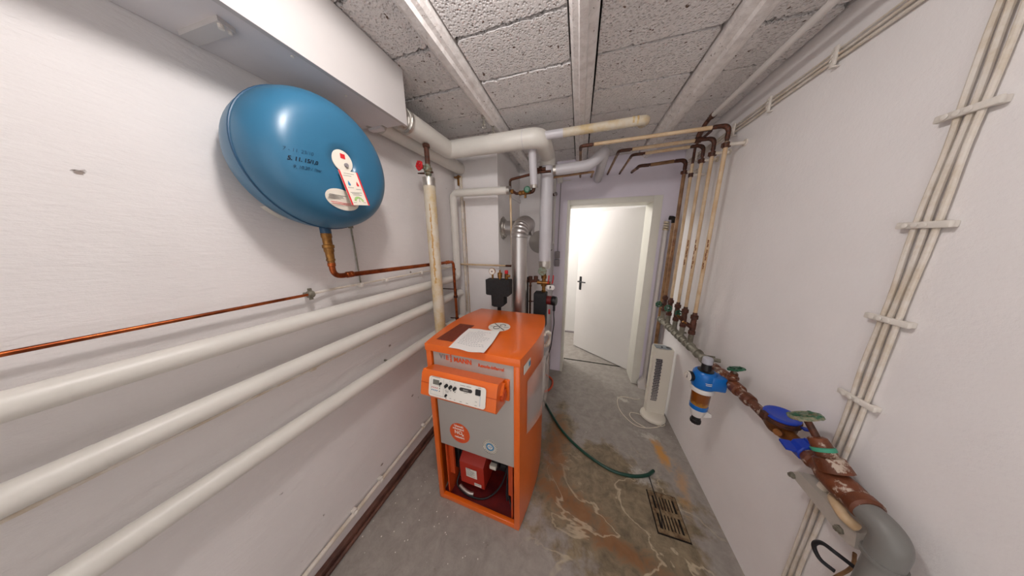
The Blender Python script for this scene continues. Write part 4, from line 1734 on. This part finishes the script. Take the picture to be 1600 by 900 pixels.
# ================================================================== WATER PIPES ON THE RIGHT
VXX = .79
runs = [  # key, y, z top, x of the left elbow, z of the left elbow's leg at the wall, radius, sleeve, ordinal text
    ('first', 1.72, 2.278, -.030, 2.283, .0112, 'tan', 'tan pipe nearest the camera, crossing under the ceiling and dropping down the right wall'),
    ('second', 1.86, 2.268, .232, 2.287, .0108, 'tan', 'second tan pipe from the camera, crossing under the ceiling and dropping down the right wall'),
    ('third', 1.99, 2.275, .343, 2.282, .0104, 'tan', 'third tan pipe from the camera, crossing under the ceiling and dropping down the right wall'),
    ('fifth', 2.26, 2.268, .452, 2.285, .0135, 'tan_brown', 'brown pipe nearest the door, crossing under the ceiling and dropping down the right wall')]
for key, y, z, xl, zw, r, mt, lb in runs:
    t = thing('water_pipe', lb, 'pipe', (VXX, y, 1.1), group='water pipes along the right wall')
    zl = z - .012
    full = fillet([(xl, YD, zw), (xl, y, zl), (VXX, y, z), (VXX, y, 1.10)], [0, .05, .05, 0], 8)
    b = B()
    tube(b, full, r * .82, 12)
    obj('bare_pipe', b, 'black_joint', t)
    b = B()
    tube(b, [(xl + .085, y, zl + .001), (VXX - .085, y, z - .001)], r, 14)
    obj('sleeve', b, mt, t)
    b = B()
    tube(b, [(VXX, y, z - .085), (VXX, y, 1.14)], r, 14)
    obj('sleeve', b, mt, t)
    b = B()
    tube(b, [(xl, y + .07, zl + .002), (xl, YD - .03, zw)], r * .9, 12)
    obj('sleeve', b, 'tan_brown', t)
    b = B()
    tube(b, fillet([(xl + .075, y, zl), (xl, y, zl), (xl, y + .06, zl)], .045), r * 1.02, 12)
    tube(b, fillet([(VXX - .075, y, z), (VXX, y, z), (VXX, y, z - .07)], .045), r * 1.06, 12)
    obj('elbow', b, 'black_joint', t)
    b = B()
    lathe(b, [(-.014, r), (-.014, r + .005), (.014, r + .005), (.014, r)], (VXX, y, 2.175), Z, 16)
    box(b, VXX - r - .012, VXX + r + .012, y - .004, y + .004, 2.163, 2.187, .002)
    obj('clamp', b, 'black_joint', t)
    b = B()
    cyl(b, (VXX + r, y, 2.178), (XR, y, 2.178), .009, n=10)
    cyl(b, (XR - .008, y, 2.178), (XR, y, 2.178), .018, n=12)
    obj('wall_spacer', b, 'white_conduit', t)
    b = B()
    random.seed(hash(key) % 97 if False else len(key) * 7)
    for k_ in range(7):
        zz = 1.62 - k_ * .028 + random.uniform(-.01, .01)
        a0 = -2.3 + random.uniform(-.5, .5)
        vv = []
        for da, dz in ((-.35, -.012), (.3, -.009), (.35, .010), (-.3, .013)):
            vv.append(b.verts.new((VXX + (r + .0006) * math.cos(a0 + da), y + (r + .0006) * math.sin(a0 + da), zz + dz)))
        b.faces.new(vv)
    obj('rust_spot', b, plain('rust_spot_' + key, (142, 92, 52), .7, var2=(104, 60, 36), vscale=70), t)
# fourth vertical, fed from the ceiling pipe
t = thing('water_pipe', 'fourth tan pipe from the camera, rising to a tee under the white ceiling pipe', 'pipe', (VXX, 2.13, 1.1), group='water pipes along the right wall')
b = B()
tube(b, fillet([(VXX, 2.13, 1.10), (VXX, 2.13, 2.332), (VXX - .005, 1.90, 2.332), (.72, 1.862, 2.325), (.70, 1.862, 2.275)], [0, .05, .03, .02, 0]), .009, 12)
obj('bare_pipe', b, 'black_joint', t)
b = B()
tube(b, [(VXX, 2.13, 1.14), (VXX, 2.13, 2.20)], .0106, 14)
obj('sleeve', b, 'tan', t)
b = B()
lathe(b, [(-.014, .011), (-.014, .016), (.014, .016), (.014, .011)], (VXX, 2.13, 2.12), Z, 16)
obj('clamp', b, 'black_joint', t)
b = B()
cyl(b, (VXX + .01, 2.13, 2.12), (XR, 2.13, 2.12), .009, n=10)
obj('wall_spacer', b, 'white_conduit', t)
# white ceiling pipe with a rusty elbow
t = thing('white_ceiling_pipe', 'white painted pipe under the ceiling along the right wall, ending in a rusty elbow', 'pipe', (.735, .4, 2.36))
b = B()
tube(b, [(.735, -1.35, 2.385), (.735, 1.80, 2.375)], .0135, 16)
obj('painted_pipe', b, 'sleeve_white', t)
b = B()
tube(b, fillet([(.735, 1.80, 2.375), (.735, 1.86, 2.374), (.700, 1.865, 2.30), (.700, 1.865, 2.268)], .03), .0125, 12)
lathe(b, [(-.018, .012), (-.016, .018), (.016, .018), (.018, .012)], (.700, 1.86, 2.268), X, 12)
cyl(b, (.735, 1.79, 2.375), (.735, 1.815, 2.375), .017, n=12)
obj('rusty_elbow', b, 'black_joint', t)
# grey lagged branch to the back wall
t = thing('lagged_branch', 'grey lagged pipe with two bends, entering the wall above the door', 'pipe', (0, 1.95, 2.15))
b = B()
tube(b, fillet([(-.215, 1.93, 2.19), (.045, 1.93, 2.203), (.145, 1.93, 2.292), (.145, YD, 2.25)], [0, .05, .045, 0]), .0395, 24)
obj('jacket', b, 'pvc_cool', t)
b = B()
cyl(b, (-.235, 1.93, 2.189), (-.213, 1.93, 2.19), .0405, n=24)
obj('foil_end', b, 'foil', t)
b = B()
cyl(b, (-.34, 1.93, 2.186), (-.22, 1.93, 2.19), .017, n=16)
lathe(b, [(-.012, .018), (-.010, .024), (.010, .024), (.012, .018)], (-.33, 1.87, 2.19), X, 8)
cyl(b, (-.37, 1.87, 2.19), (-.29, 1.87, 2.19), .014, n=12)
obj('copper_stub', b, 'copper_dark', t)
t = thing('thin_branch', 'thin brown pipe passing under the grey lagged branch to the back wall', 'pipe', (0, 1.95, 2.13))
b = B()
tube(b, fillet([(-.25, 1.97, 2.148), (.075, 1.97, 2.165), (.078, YD, 2.275)], .02), .0085, 10)
obj('tubing', b, 'tan_brown', t)
b = B()
cyl(b, (.078, 2.47, 2.258), (.078, 2.53, 2.272), .0105, n=10)
obj('dark_joint', b, 'black_joint', t)

# manifold
MX, MZ = .79, .888
t = thing('manifold_pipe', 'dull grey distribution pipe with five stubs along the right wall', 'pipe', (MX, 1.9, MZ - .026))
b = B()
tube(b, [(MX, 2.315, MZ), (MX, 1.43, MZ + .016)], .0235, 20)
obj('main_pipe', b, 'galv', t)
b = B()
for yy in (2.30, 2.235, 2.10, 2.045, 1.965, 1.90, 1.835, 1.765, 1.70, 1.60, 1.52):
    lathe(b, [(-.010, .0235), (-.008, .0295), (.008, .0295), (.010, .0235)], (MX, yy, MZ + .016 * (2.315 - yy) / .885), Y, 20)
obj('coupling', b, 'galv', t)
b = B()
cyl(b, (MX, 1.595, MZ + .02), (MX, 1.595, MZ + .045), .006, n=8)
cyl(b, (MX + .01, 1.50, MZ + .03), (MX + .06, 1.485, MZ + .035), .012, n=10)
obj('vent_screw', b, 'galv', t)
b = B()
for yy in (2.0, 1.6):
    cyl(b, (MX, yy, MZ), (XR, yy, MZ), .008, n=8)
obj('wall_bracket', b, 'galv', t)
for yy in (2.26, 2.13, 1.99, 1.86, 1.72):
    b = B()
    cyl(b, (VXX, yy, MZ + .01), (VXX, yy, MZ + .105), .0165 if yy < 2.2 else .017, n=16)
    lathe(b, [(0, .019), (.01, .021), (.018, .019)], (VXX, yy, MZ + .018), Z, 16)
    obj('stub', b, 'galv', t)
vlab = [(2.26, True, 'green-wheeled stop valve nearest the door on the grey distribution pipe', (-.75, -.55, .30)),
        (2.13, True, 'green-wheeled stop valve, second from the door on the grey distribution pipe', (-.45, -.80, .42)),
        (1.99, True, 'green-wheeled stop valve in the middle of the five on the grey distribution pipe', (-.12, -.86, .42)),
        (1.86, False, 'rust-brown slanted valve without a wheel, second from the camera on the grey distribution pipe', (-.6, -.3, .5)),
        (1.72, False, 'rust-brown slanted valve without a wheel, nearest the camera on the grey distribution pipe', (-.8, -.1, .5))]
for yy, whl, lb, wdir in vlab:
    t = thing('stop_valve', lb, 'valve', (VXX, yy, .985), group='stop valves on the distribution pipe')
    b = B()
    lathe(b, [(0, .016), (.004, .022), (.024, .022), (.028, .017), (.05, .019), (.085, .019), (.09, .017), (.112, .017), (.116, .023), (.138, .023), (.142, .015), (.160, .013)], (VXX, yy, .985), Z, 8)
    wd = Vector(wdir).normalized()
    c = Vector((VXX, yy, 1.035))
    cyl(b, c, c + wd * .055, .016, .013, 12)
    obj('valve_body', b, 'rust_dark', t, smooth=True)
    b = B()
    cyl(b, c + wd * .05, c + wd * .078, .007, n=10)
    obj('spindle', b, 'brass', t)
    if whl:
        b = B()
        wc = c + wd * .078
        torus(b, wc, wd, .0225, .0058, 24, 8)
        cyl(b, wc - wd * .004, wc + wd * .005, .009, n=12)
        a_, b2 = frame_of(wd)
        for i in range(4):
            cyl(b, wc, wc + (a_ * math.cos(PI / 2 * i) + b2 * math.sin(PI / 2 * i)) * .022, .0045, n=8)
        for i in range(8):
            d_ = a_ * math.cos(PI / 4 * i) + b2 * math.sin(PI / 4 * i)
            lathe(b, [(-.006, .003), (-.003, .0065), (.003, .0065), (.006, .003)], wc + d_ * .024, wd, 8)
        obj('handwheel', b, 'green', t)

# brown pipe and white sleeve in the corner by the door
t = thing('corner_pipe', 'rusty brown pipe standing in the corner right of the door, blackened above its foot', 'pipe', (.822, 2.46, 0))
b = B()
cyl(b, (.835, 2.46, .13), (.835, 2.46, 1.80), .017, n=16)
obj('brown_length', b, 'tan_brown', t)
b = B()
tube(b, fillet([(.835, 2.46, 1.79), (.835, 2.46, 1.835), (.80, 2.48, 1.84)], .02), .019, 14)
cyl(b, (.835, 2.46, .13), (.835, 2.46, .24), .0185, n=16)
obj('black_end', b, 'soot', t)
b = B()
lathe(b, [(0, .03), (.03, .034), (.07, .03), (.13, .019)], (.835, 2.46, 0), Z, 16)
obj('foam_foot', b, 'ochre', t)
t = thing('white_sleeve', 'white painted square sleeve beside the brown corner pipe', 'sleeve', (.79, 2.50, 0))
b = B()
box(b, .778, .806, 2.49, 2.548, .02, 1.73, .003)
obj('sleeve', b, 'sleeve_white', t)
b = B()
for k_ in range(4):
    cyl(b, (.795, 2.515, 1.73 + k_ * .022), (.797, 2.512, 1.745 + k_ * .022), .026 - k_ * .001, n=16)
obj('frayed_top', b, 'pvc_old', t)
b = B()
prism(b, [Vector(p) for p in ((.735, 2.47, .0), (.80, 2.45, .0), (.806, 2.49, .12), (.778, 2.49, .12), (.732, 2.48, .05))], (0, .05, 0))
obj('plaster_lump', b, 'sleeve_white', t)

# water filter
QX, QY = .70, 1.318
t = thing('water_filter', 'blue-headed water filter with amber bowl hanging from the pipe on the right wall', 'filter', (QX, QY, .603))
b = B()
lathe(b, [(0, .040), (.004, .050), (.012, .0535), (.075, .0535), (.088, .051), (.096, .044), (.098, .03)], (QX, QY, .838), Z, 36)
box(b, QX + .01, MX - .012, QY - .055, QY + .015, .848, .926, .008)
hd = obj('filter_head', b, 'blue_plastic', t)
b = B()
for i, w in enumerate((.044, .034)):
    pass
for dz, w in ((0.0, .05), (-.009, .046)):
    rr = []
    for i in range(9):
        a = -1.50 + (i / 8 - .5) * .85 * (w / .05) + .06
        rr.append([b.verts.new((QX + .0541 * math.cos(a), QY + .0541 * math.sin(a), .884 + dz + hh)) for hh in (0, .0035)])
    for i in range(8):
        b.faces.new((rr[i][0], rr[i + 1][0], rr[i + 1][1], rr[i][1]))
obj('lettering', b, 'white_print', hd, smooth=False)
b = B()
lathe(b, [(0, .046), (.004, .052), (.022, .053), (.028, .05)], (QX, QY, .811), Z, 36)
obj('white_collar', b, 'white_plastic', t)
b = B()
lathe(b, [(0, .038), (.01, .0405), (.088, .0425)], (QX, QY, .724), Z, 36)
obj('amber_bowl', b, 'bowl', t)
b = B()
lathe(b, [(0, .019), (.084, .021)], (QX, QY, .726), Z, 24)
obj('filter_cartridge', b, plain('brown_cartridge', (110, 60, 28), .7), t)
b = B()
lathe(b, [(0, .036), (.003, .041), (.025, .0415), (.027, .039)], (QX, QY, .700), Z, 36)
obj('blue_ring', b, 'blue_plastic', t)
b = B()
lathe(b, [(0, .024), (.012, .030), (.05, .040), (.052, .036)], (QX, QY, .650), Z, 36)
prism(b, [Vector((QX + .02, QY - .02, .655)), Vector((QX + .052, QY - .03, .672)), Vector((QX + .05, QY - .03, .69)), Vector((QX + .02, QY - .02, .70))], (0, .03, 0))
obj('white_funnel', b, 'white_plastic', t)
b = B()
lathe(b, [(0, .018), (.002, .0235), (.022, .0235), (.024, .021), (.048, .020)], (QX, QY, .603), Z, 24)
for i in range(12):
    a = 2 * PI * i / 12
    cyl(b, (QX + .0225 * math.cos(a), QY + .0225 * math.sin(a), .605), (QX + .0225 * math.cos(a), QY + .0225 * math.sin(a), .624), .003, n=6)
obj('drain_outlet', b, 'black', t)
b = B()
lathe(b, [(0, .035), (.004, .036), (.008, .024), (.05, .0205), (.052, .018)], (QX, QY, .934), Z, 24)
obj('black_neck', b, 'black', t)
b = B()
lathe(b, [(0, .0215), (.002, .023), (.03, .0225), (.034, .019)], (QX, QY, .978), Z, 24)
obj('grey_knob', b, plain('pale_grey_plastic', (176, 176, 184), .4), t)
b = B()
gd = Vector((-.42, -.28, 0)).normalized()
gd = Vector((-.97, -.22, .05)).normalized()
gc = Vector((QX - .046, QY + .006, .888))
lathe(b, [(0, .016), (.008, .017), (.010, .026), (.030, .027)], gc, gd, 24)
gg = obj('pressure_gauge', b, 'black', t)
b = B()
lathe(b, [(0, .025), (.001, .027), (.003, .027), (.004, .025)], gc + gd * .030, gd, 28)
dl = obj('dial', b, 'plate', gg)
b = B()
a_ = gd.cross(Z)
prism(b, [gc + gd * .0342 + Z * .018, gc + gd * .0342 - Z * .012 + a_ * .003, gc + gd * .0342 - Z * .012 - a_ * .003], gd * .0006)
for i in range(9):
    an = -2.2 + i * .55
    dd = a_ * math.sin(an) + Z * math.cos(an)
    prism(b, [gc + gd * .0342 + dd * .017 + a_ * .001, gc + gd * .0342 + dd * .022 + a_ * .001, gc + gd * .0342 + dd * .022 - a_ * .001, gc + gd * .0342 + dd * .017 - a_ * .001], gd * .0004)
obj('needle', b, 'black_print', dl)

# main shut-off after the filter
PZ = .917
t = thing('brown_stop_valve', 'brown painted stop valve with a small green wheel between the filter and the water meter', 'valve', (.795, 1.25, .88))
b = B()
lathe(b, [(0, .019), (.04, .019), (.045, .026), (.07, .026), (.075, .021), (.10, .022), (.115, .033), (.165, .034), (.18, .026), (.22, .022), (.225, .030), (.262, .030), (.266, .020), (.30, .020), (.305, .027), (.335, .027), (.34, .018), (.42, .020)], (.79, 1.47, PZ - .008), -Y, 16)
obj('valve_body', b, 'rust', t)
b = B()
cyl(b, (.79, 1.27, PZ + .018), (.789, 1.262, PZ + .055), .021, .015, 14)
lathe(b, [(-.008, .017), (-.006, .024), (.006, .024), (.008, .017)], (.79, 1.268, PZ + .028), Z, 8)
obj('bonnet', b, 'rust', t)
b = B()
cyl(b, (.789, 1.262, PZ + .05), (.788, 1.258, PZ + .082), .006, n=10)
obj('spindle', b, 'galv', t)


def handwheel(bm, c, ax, R, r, spokes, lobes):
    torus(bm, c, ax, R, r, 30, 8)
    cyl(bm, c - ax * r * .8, c + ax * r, R * .32, n=14)
    a_, b2 = frame_of(ax)
    for i in range(spokes):
        d_ = a_ * math.cos(2 * PI * i / spokes) + b2 * math.sin(2 * PI * i / spokes)
        cyl(bm, c, c + d_ * R, r * .8, n=8)
    for i in range(lobes):
        d_ = a_ * math.cos(2 * PI * i / lobes) + b2 * math.sin(2 * PI * i / lobes)
        lathe(bm, [(-r * 1.15, r * .5), (-r * .6, r * 1.2), (r * .6, r * 1.2), (r * 1.15, r * .5)], c + d_ * (R + r * .25), ax, 10)


b = B()
handwheel(b, Vector((.788, 1.257, PZ + .082)), Vector((-.26, .30, 1)).normalized(), .0285, .0050, 5, 5)
obj('handwheel', b, 'green', t)
b = B()
tube(b, fillet([(.78, 1.335, PZ - .018), (.735, 1.345, PZ - .022), (.715, 1.36, PZ - .022)], .01), [.011, .012, .011, .009, .008], 10)
cyl(b, (.72, 1.355, PZ - .022), (.69, 1.375, PZ - .018), .007, .009, 10)
obj('drain_cock', b, 'rust_dark', t)

# water meter
WX, WY, WZ = .800, .998, .928
t = thing('water_meter', 'brass water meter with a bright blue flip lid on the right wall pipe', 'meter', (WX, WY, WZ - .045))
b = B()
tl = Vector((-.10, -.05, 1)).normalized()
lathe(b, [(-.045, .018), (-.040, .032), (-.020, .043), (.006, .046), (.008, .047)], (WX, WY, WZ), tl, 32)
tube(b, [(WX - .005, WY + .085, WZ - .02), (WX, WY + .03, WZ - .026), (WX, WY - .03, WZ - .026), (WX, WY - .10, WZ - .020)], [.017, .026, .026, .020], 18)
cyl(b, (WX - .03, WY - .045, WZ - .012), (WX - .046, WY - .058, WZ - .006), .012, n=12)
obj('meter_body', b, plain('brown_bronze', (140, 90, 46), .4, .6, var2=(110, 66, 36), vscale=18), t)
b = B()
lathe(b, [(.008, .047), (.010, .0515), (.016, .0515), (.018, .048), (.020, .0515), (.026, .0515), (.028, .046)], (WX, WY, WZ), tl, 36)
ux = Vector((-1, -.25, 0)).normalized()
box(b, WX - .062, WX - .046, WY - .012, WY + .012, WZ + .004, WZ + .034, .003)
obj('retaining_ring', b, 'rust_dark', t)
b = B()
lathe(b, [(.028, .044), (.030, .049), (.034, .049), (.037, .044), (.0372, .036), (.036, .034), (.036, .001)], (WX, WY, WZ), tl, 40)
box(b, WX + .02, WX + .04, WY - .062, WY - .045, WZ + .022, WZ + .030, .003)
obj('flip_lid', b, 'blue_cap', t)
# blue seal clip
t = thing('seal_clip', 'blue plastic seal clip on the pipe between the meter and the big rusty valve', 'clip', (.80, .895, .89))
b = B()
lathe(b, [(-.020, .030), (-.017, .033), (.017, .033), (.020, .030)], (.80, .893, PZ - .010), Y, 8)
prism(b, [Vector(p) for p in ((.772, .914, .912), (.746, .918, .908), (.744, .884, .902), (.772, .876, .905))], (0, 0, .007))
prism(b, [Vector(p) for p in ((.80, .908, .938), (.826, .892, .946), (.826, .868, .944), (.80, .880, .936))], (0, 0, .007))
obj('clip_shell', b, 'blue_cap', t)

# big slanted valve
t = thing('main_valve', 'big rusty main valve with flaking paint and worn green handwheel', 'valve', (.80, .80, .86))
b = B()
lathe(b, [(0, .022), (.02, .028), (.035, .030), (.04, .024), (.055, .026), (.075, .034), (.12, .037), (.14, .036), (.15, .031), (.155, .036), (.175, .036), (.18, .030)], (.80, .89, PZ - .014), -Y, 20)
obj('valve_body', b, 'rust', t)
b = B()
st0 = Vector((.80, .80, PZ + .01))
st1 = Vector((.782, .853, .995))
sd = (st1 - st0).normalized()
lathe(b, [(0, .038), (.02, .036), (.036, .034), (.040, .026), (.060, .025), (.088, .022), (.092, .014)], st0, sd, 12)
obj('bonnet', b, 'rust', t)
b = B()
lathe(b, [(.052, .0262), (.054, .0275), (.062, .0275), (.064, .0255)], st0, sd, 20)
obj('green_ring', b, plain('green_seal_ring', (60, 150, 120), .5), t)
b = B()
cyl(b, st0 + sd * .085, st0 + sd * .150, .0095, n=12)
obj('spindle', b, 'black_joint', t)
b = B()
hc = st0 + sd * .150
handwheel(b, hc, Vector((-.38, .50, 1)).normalized(), .034, .0066, 4, 4)
obj('handwheel', b, 'green_worn', t)

# grey plastic drop
t = thing('plastic_pipe', 'grey plastic pipe with a fat elbow turning down at the lower right', 'pipe', (.80, .655, 0))
b = B()
tube(b, fillet([(.80, .735, PZ - .018), (.80, .660, PZ - .018), (.80, .660, .815)], .05, 12), .0305, 28)
lathe(b, [(-.006, .0305), (-.005, .034), (.005, .034), (.006, .0305)], (.80, .660, .82), Z, 28)
obj('elbow', b, 'grey_plastic', t)
b = B()
cyl(b, (.80, .660, .82), (.80, .660, .0), .0268, n=28)
obj('drop_pipe', b, 'grey_plastic', t)
# bracket under the valve
t = thing('valve_bracket', 'pale grey painted metal bracket on the wall under the big rusty valve', 'bracket', (.84, .82, .75))
b = B()
prism(b, [Vector(p) for p in ((.795, .912, .786), (.795, .885, .822), (.795, .712, .822), (.795, .704, .775), (.795, .725, .764))], (.055, 0, 0))
bevel_all(b, .003)
obj('bracket_bar', b, 'bracket', t)
b = B()
for yy, zz in ((.896, .790), (.742, .783)):
    lathe(b, [(0, .011), (.006, .011), (.008, .008), (.013, .007)], (.796, yy, zz), -X, 6)
obj('bolt', b, 'galv', t)
b = B()
for yy, rr_ in ((.84, .014), (.81, .012)):
    tube(b, catmull([(.845, yy + .02, .78), (.825, yy, .815), (.82, yy - .01, .85), (.81, yy - .012, .88)], 6), rr_, 12)
obj('white_strap', b, 'white_conduit', t)
b = B()
tube(b, catmull([(.845, .795, .79), (.808, .785, .84), (.79, .765, .85), (.785, .735, .842), (.80, .722, .83)], 6), .014, 12)
obj('tan_strap', b, 'tan', t)
b = B()
tube(b, catmull([(.835, .735, .72), (.84, .735, .66), (.835, .76, .52), (.84, .75, .3), (.845, .74, .01)], 6), .004, 8)
tag(obj('earth_cable', b, 'tan_brown'), 'thin brown cable hanging from the grey bracket to the floor', 'cable')
b = B()
tube(b, catmull([(.83, .715, .69), (.80, .735, .70), (.79, .762, .69), (.79, .776, .655), (.80, .762, .625), (.82, .742, .62)], 8), .0058, 10)
tag(obj('black_cable_loop', b, 'cable_black'), 'black cable loop beside the grey plastic drop pipe', 'cable')

# cables on the right wall
for i, (yy, lb) in enumerate(((.902, 'leftmost of the three white overpainted cables running down the right wall'), (.884, 'middle one of the three white overpainted cables running down the right wall'), (.866, 'rightmost of the three white overpainted cables running down the right wall'))):
    b = B()
    pts = [(XR - .010 + .0015 * math.sin(k_ * 1.7 + i), yy + .0012 * math.sin(k_ * 2.1 + i * 2), CZ - k_ * .12) for k_ in range(19)]
    tube(b, catmull(pts, 3), .0056, 10)
    tag(obj('wall_cable', b, 'white_conduit'), lb, 'cable', 'three cables down the right wall')
for zz, lb in ((1.930, 'topmost white cable clip on the right wall cables'), (1.667, 'second white cable clip from the top on the right wall cables'), (1.402, 'third white cable clip from the top on the right wall cables'), (1.136, 'lowest white cable clip, just above the worn green wheel')):
    t = thing('cable_clip', lb, 'clip', (XR, .88, zz), group='clips on the three wall cables')
    b = B()
    box(b, XR - .022, XR - .012, .835, .932, zz - .009, zz + .009, .003)
    box(b, XR - .0124, XR, .838, .853, zz - .0085, zz + .0085, .003)
    obj('clip_strip', b, 'clip', t)
    for k_ in range(3):
        b = B()
        lathe(b, [(0, .004), (.004, .0075), (.005, .006), (.0052, .003)], (XR - .020, .912 - k_ * .018, zz), -X, 10)
        obj('clip_bump', b, 'clip', t)
# horizontal cables near the ceiling
for i, (zz, lb) in enumerate(((2.314, 'upper of three white cables running under the ceiling along the right wall'), (2.298, 'middle of three white cables running under the ceiling along the right wall'), (2.280, 'lower of three white cables running under the ceiling along the right wall'))):
    b = B()
    pts = [(XR - .011, -1.3 + k_ * .22, zz + .0015 * math.sin(k_ * 2 + i) - .006 * (i == 2) * 0) for k_ in range(18)]
    tube(b, catmull(pts, 3), .0055 if i else .0035, 10)
    tag(obj('ceiling_cable', b, 'white_conduit'), lb, 'cable', 'three cables under the ceiling on the right')
for yy, lb in ((1.27, 'white clip on the ceiling cables, nearest the camera'), (1.565, 'white clip on the ceiling cables, second from the camera'), (1.83, 'white clip on the ceiling cables, just in front of the tan pipes'), (2.05, 'white clip on the ceiling cables, behind the first tan pipe'), (2.28, 'white clip on the ceiling cables, nearest the door')):
    t = thing('cable_clip', lb, 'clip', (XR, yy, 2.297), group='clips on the ceiling cables')
    b = B()
    box(b, XR - .022, XR - .013, yy - .009, yy + .009, 2.262, 2.326, .003)
    box(b, XR - .0245, XR, yy - .0085, yy + .0085, 2.256, 2.2615, .002)
    obj('clip_strip', b, 'clip', t)
    for k_ in range(3):
        b = B()
        lathe(b, [(0, .003), (.003, .0055), (.004, .004)], (XR - .022, yy + .003, 2.312 - k_ * .016), -X, 8)
        obj('clip_bump', b, 'clip', t)

# ================================================================== ON THE FLOOR
# tower fan heater
HX, HY = .775, 2.07
t = thing('fan_heater', 'cream tower fan heater on a round foot beside the right wall', 'heater', (HX - .02, HY, 0))
b = B()
lathe(b, [(0, .098), (.006, .104), (.022, .102), (.034, .09), (.038, .06)], (HX - .018, HY - .018, 0), Z, 40)
obj('round_foot', b, 'heater', t)
b = B()
sec = [(.702, 2.062), (.848, 2.062), (.853, 2.068), (.853, 2.12), (.80, 2.165), (.72, 2.165), (.700, 2.14), (.698, 2.068)]
HT = .682
lo = [b.verts.new((x, y - .004, .034)) for x, y in sec]
hi = [b.verts.new((x, y + .004, HT + (.006 if y > 2.1 else 0))) for x, y in sec]
bridge(b, lo, hi)
b.faces.new(lo)
b.faces.new(hi)
bevel_all(b, .006, 3)
obj('tower_body', b, 'heater', t)
b = B()
for j in range(25):
    for i in range(7):
        z = .58 - j * .0172
        x = .722 + i * .0072 + (.0036 if j % 2 else 0)
        box(b, x, x + .0050, 2.0585, 2.063, z, z + .0115)
obj('air_grille', b, 'grille_hole', t, smooth=False)
b = B()
for j in range(28):
    z = .12 + j * .018
    box(b, .6965, .7005, 2.075, 2.135, z, z + .006)
obj('side_louvres', b, 'heater', t, smooth=False)
b = B()
prism(b, [Vector((x, y, HT + .0035)) for x, y in ((.716, 2.082), (.80, 2.074), (.838, 2.085), (.838, 2.115), (.80, 2.150), (.716, 2.150))], (0, 0, .006))
tp = obj('control_top', b, 'heater_top', t)
b = B()
lathe(b, [(0, .008), (.004, .008), (.006, .004)], (.765, 2.10, HT + .0095), Z, 12)
prism(b, [Vector((x, y, HT + .0095)) for x, y in ((.80, 2.09), (.828, 2.092), (.826, 2.11), (.80, 2.12))], (0, 0, .002))
obj('switch_knob', b, 'black', tp)
b = B()
tube(b, catmull([(.72, 2.16, .03), (.69, 2.12, .012), (.665, 2.06, .006), (.70, 1.985, .004), (.78, 1.945, .004), (.83, 1.965, .004), (.82, 1.98, .004), (.76, 1.925, .004), (.66, 1.885, .004), (.58, 1.89, .004),
                 (.52, 1.95, .004), (.475, 2.05, .004), (.47, 2.16, .004), (.50, 2.24, .004), (.57, 2.262, .004), (.66, 2.255, .004), (.70, 2.27, .006)], 8), .0036, 8)
tube(b, catmull([(.66, 1.885, .0045), (.59, 1.93, .0045), (.555, 1.99, .0045), (.57, 2.04, .0045), (.63, 2.045, .0045), (.665, 2.03, .006)], 8), .0036, 8)
tag(obj('power_cord', b, 'cord_white'), 'cream power cord coiled on the floor at the heater', 'cord')

# garden hose
b = B()
tube(b, catmull([(-.40, 2.10, .012), (-.28, 1.985, .012), (-.172, 1.81, .012), (-.04, 1.625, .012), (.117, 1.49, .012), (.293, 1.402, .012), (.438, 1.394, .012), (.545, 1.43, .012), (.602, 1.476, .014)], 10), .0105, 14)
hs = obj('garden_hose', b, 'hose_green')
tag(hs, 'dark green garden hose curving over the floor from the boiler to the drain', 'hose')
b = B()
cyl(b, (.600, 1.474, .0141), (.606, 1.480, .0145), .0085, n=14)
obj('open_end', b, 'soot', hs)
b = B()
tube(b, catmull([(-.36, 2.38, .012), (-.30, 2.40, .012), (-.22, 2.33, .012), (-.205, 2.22, .012), (-.24, 2.12, .012), (-.33, 2.07, .012), (-.44, 2.06, .012)], 10), .011, 12)
tag(obj('gas_hose', b, 'hose_orange'), 'orange-red hose looping out from behind the boiler', 'hose')

# floor drain
t = thing('floor_drain', 'rusty slotted drain grate sunk into the stained floor', 'drain', (.605, 1.225, 0))
ang = -.02
b = B()
D0, D1, E0, E1 = .528, .682, 1.112, 1.335
nx, ny = 7, 2
xs = [D0 + .016]
bw = .0115
# frame and bars
box(b, D0, D0 + .016, E0, E1, .0005, .006)
box(b, D1 - .016, D1, E0, E1, .0005, .006)
box(b, D0, D1, E0 + .0003, E0 + .022, .0006, .0057)
box(b, D0, D1, E1 - .026, E1 - .0003, .0006, .0057)
box(b, D0 + .01, D1 - .01, (E0 + E1) / 2 - .012, (E0 + E1) / 2 + .012, .0007, .0053)
for i in range(1, 7):
    x = D0 + .016 + (D1 - D0 - .032) * i / 7
    box(b, x - .0050, x + .0050, E0 + .01, E1 - .01, .0008, .0048)
obj('grate', b, 'drain', t, smooth=False)
b = B()
box(b, D0 - .006, D1 + .005, E0 - .007, E1 + .005, -.004, .0014)
obj('drain_pit', b, 'pit', t, smooth=False)
b = B()
tube(b, catmull([(.565, 1.44, .004), (.567, 1.36, .004), (.566, 1.30, .010), (.568, 1.22, .010), (.553, 1.13, .011)], 6), .003, 6)
tag(obj('wire', b, 'cable_black'), 'thin dark wire lying over the left edge of the drain grate', 'wire')
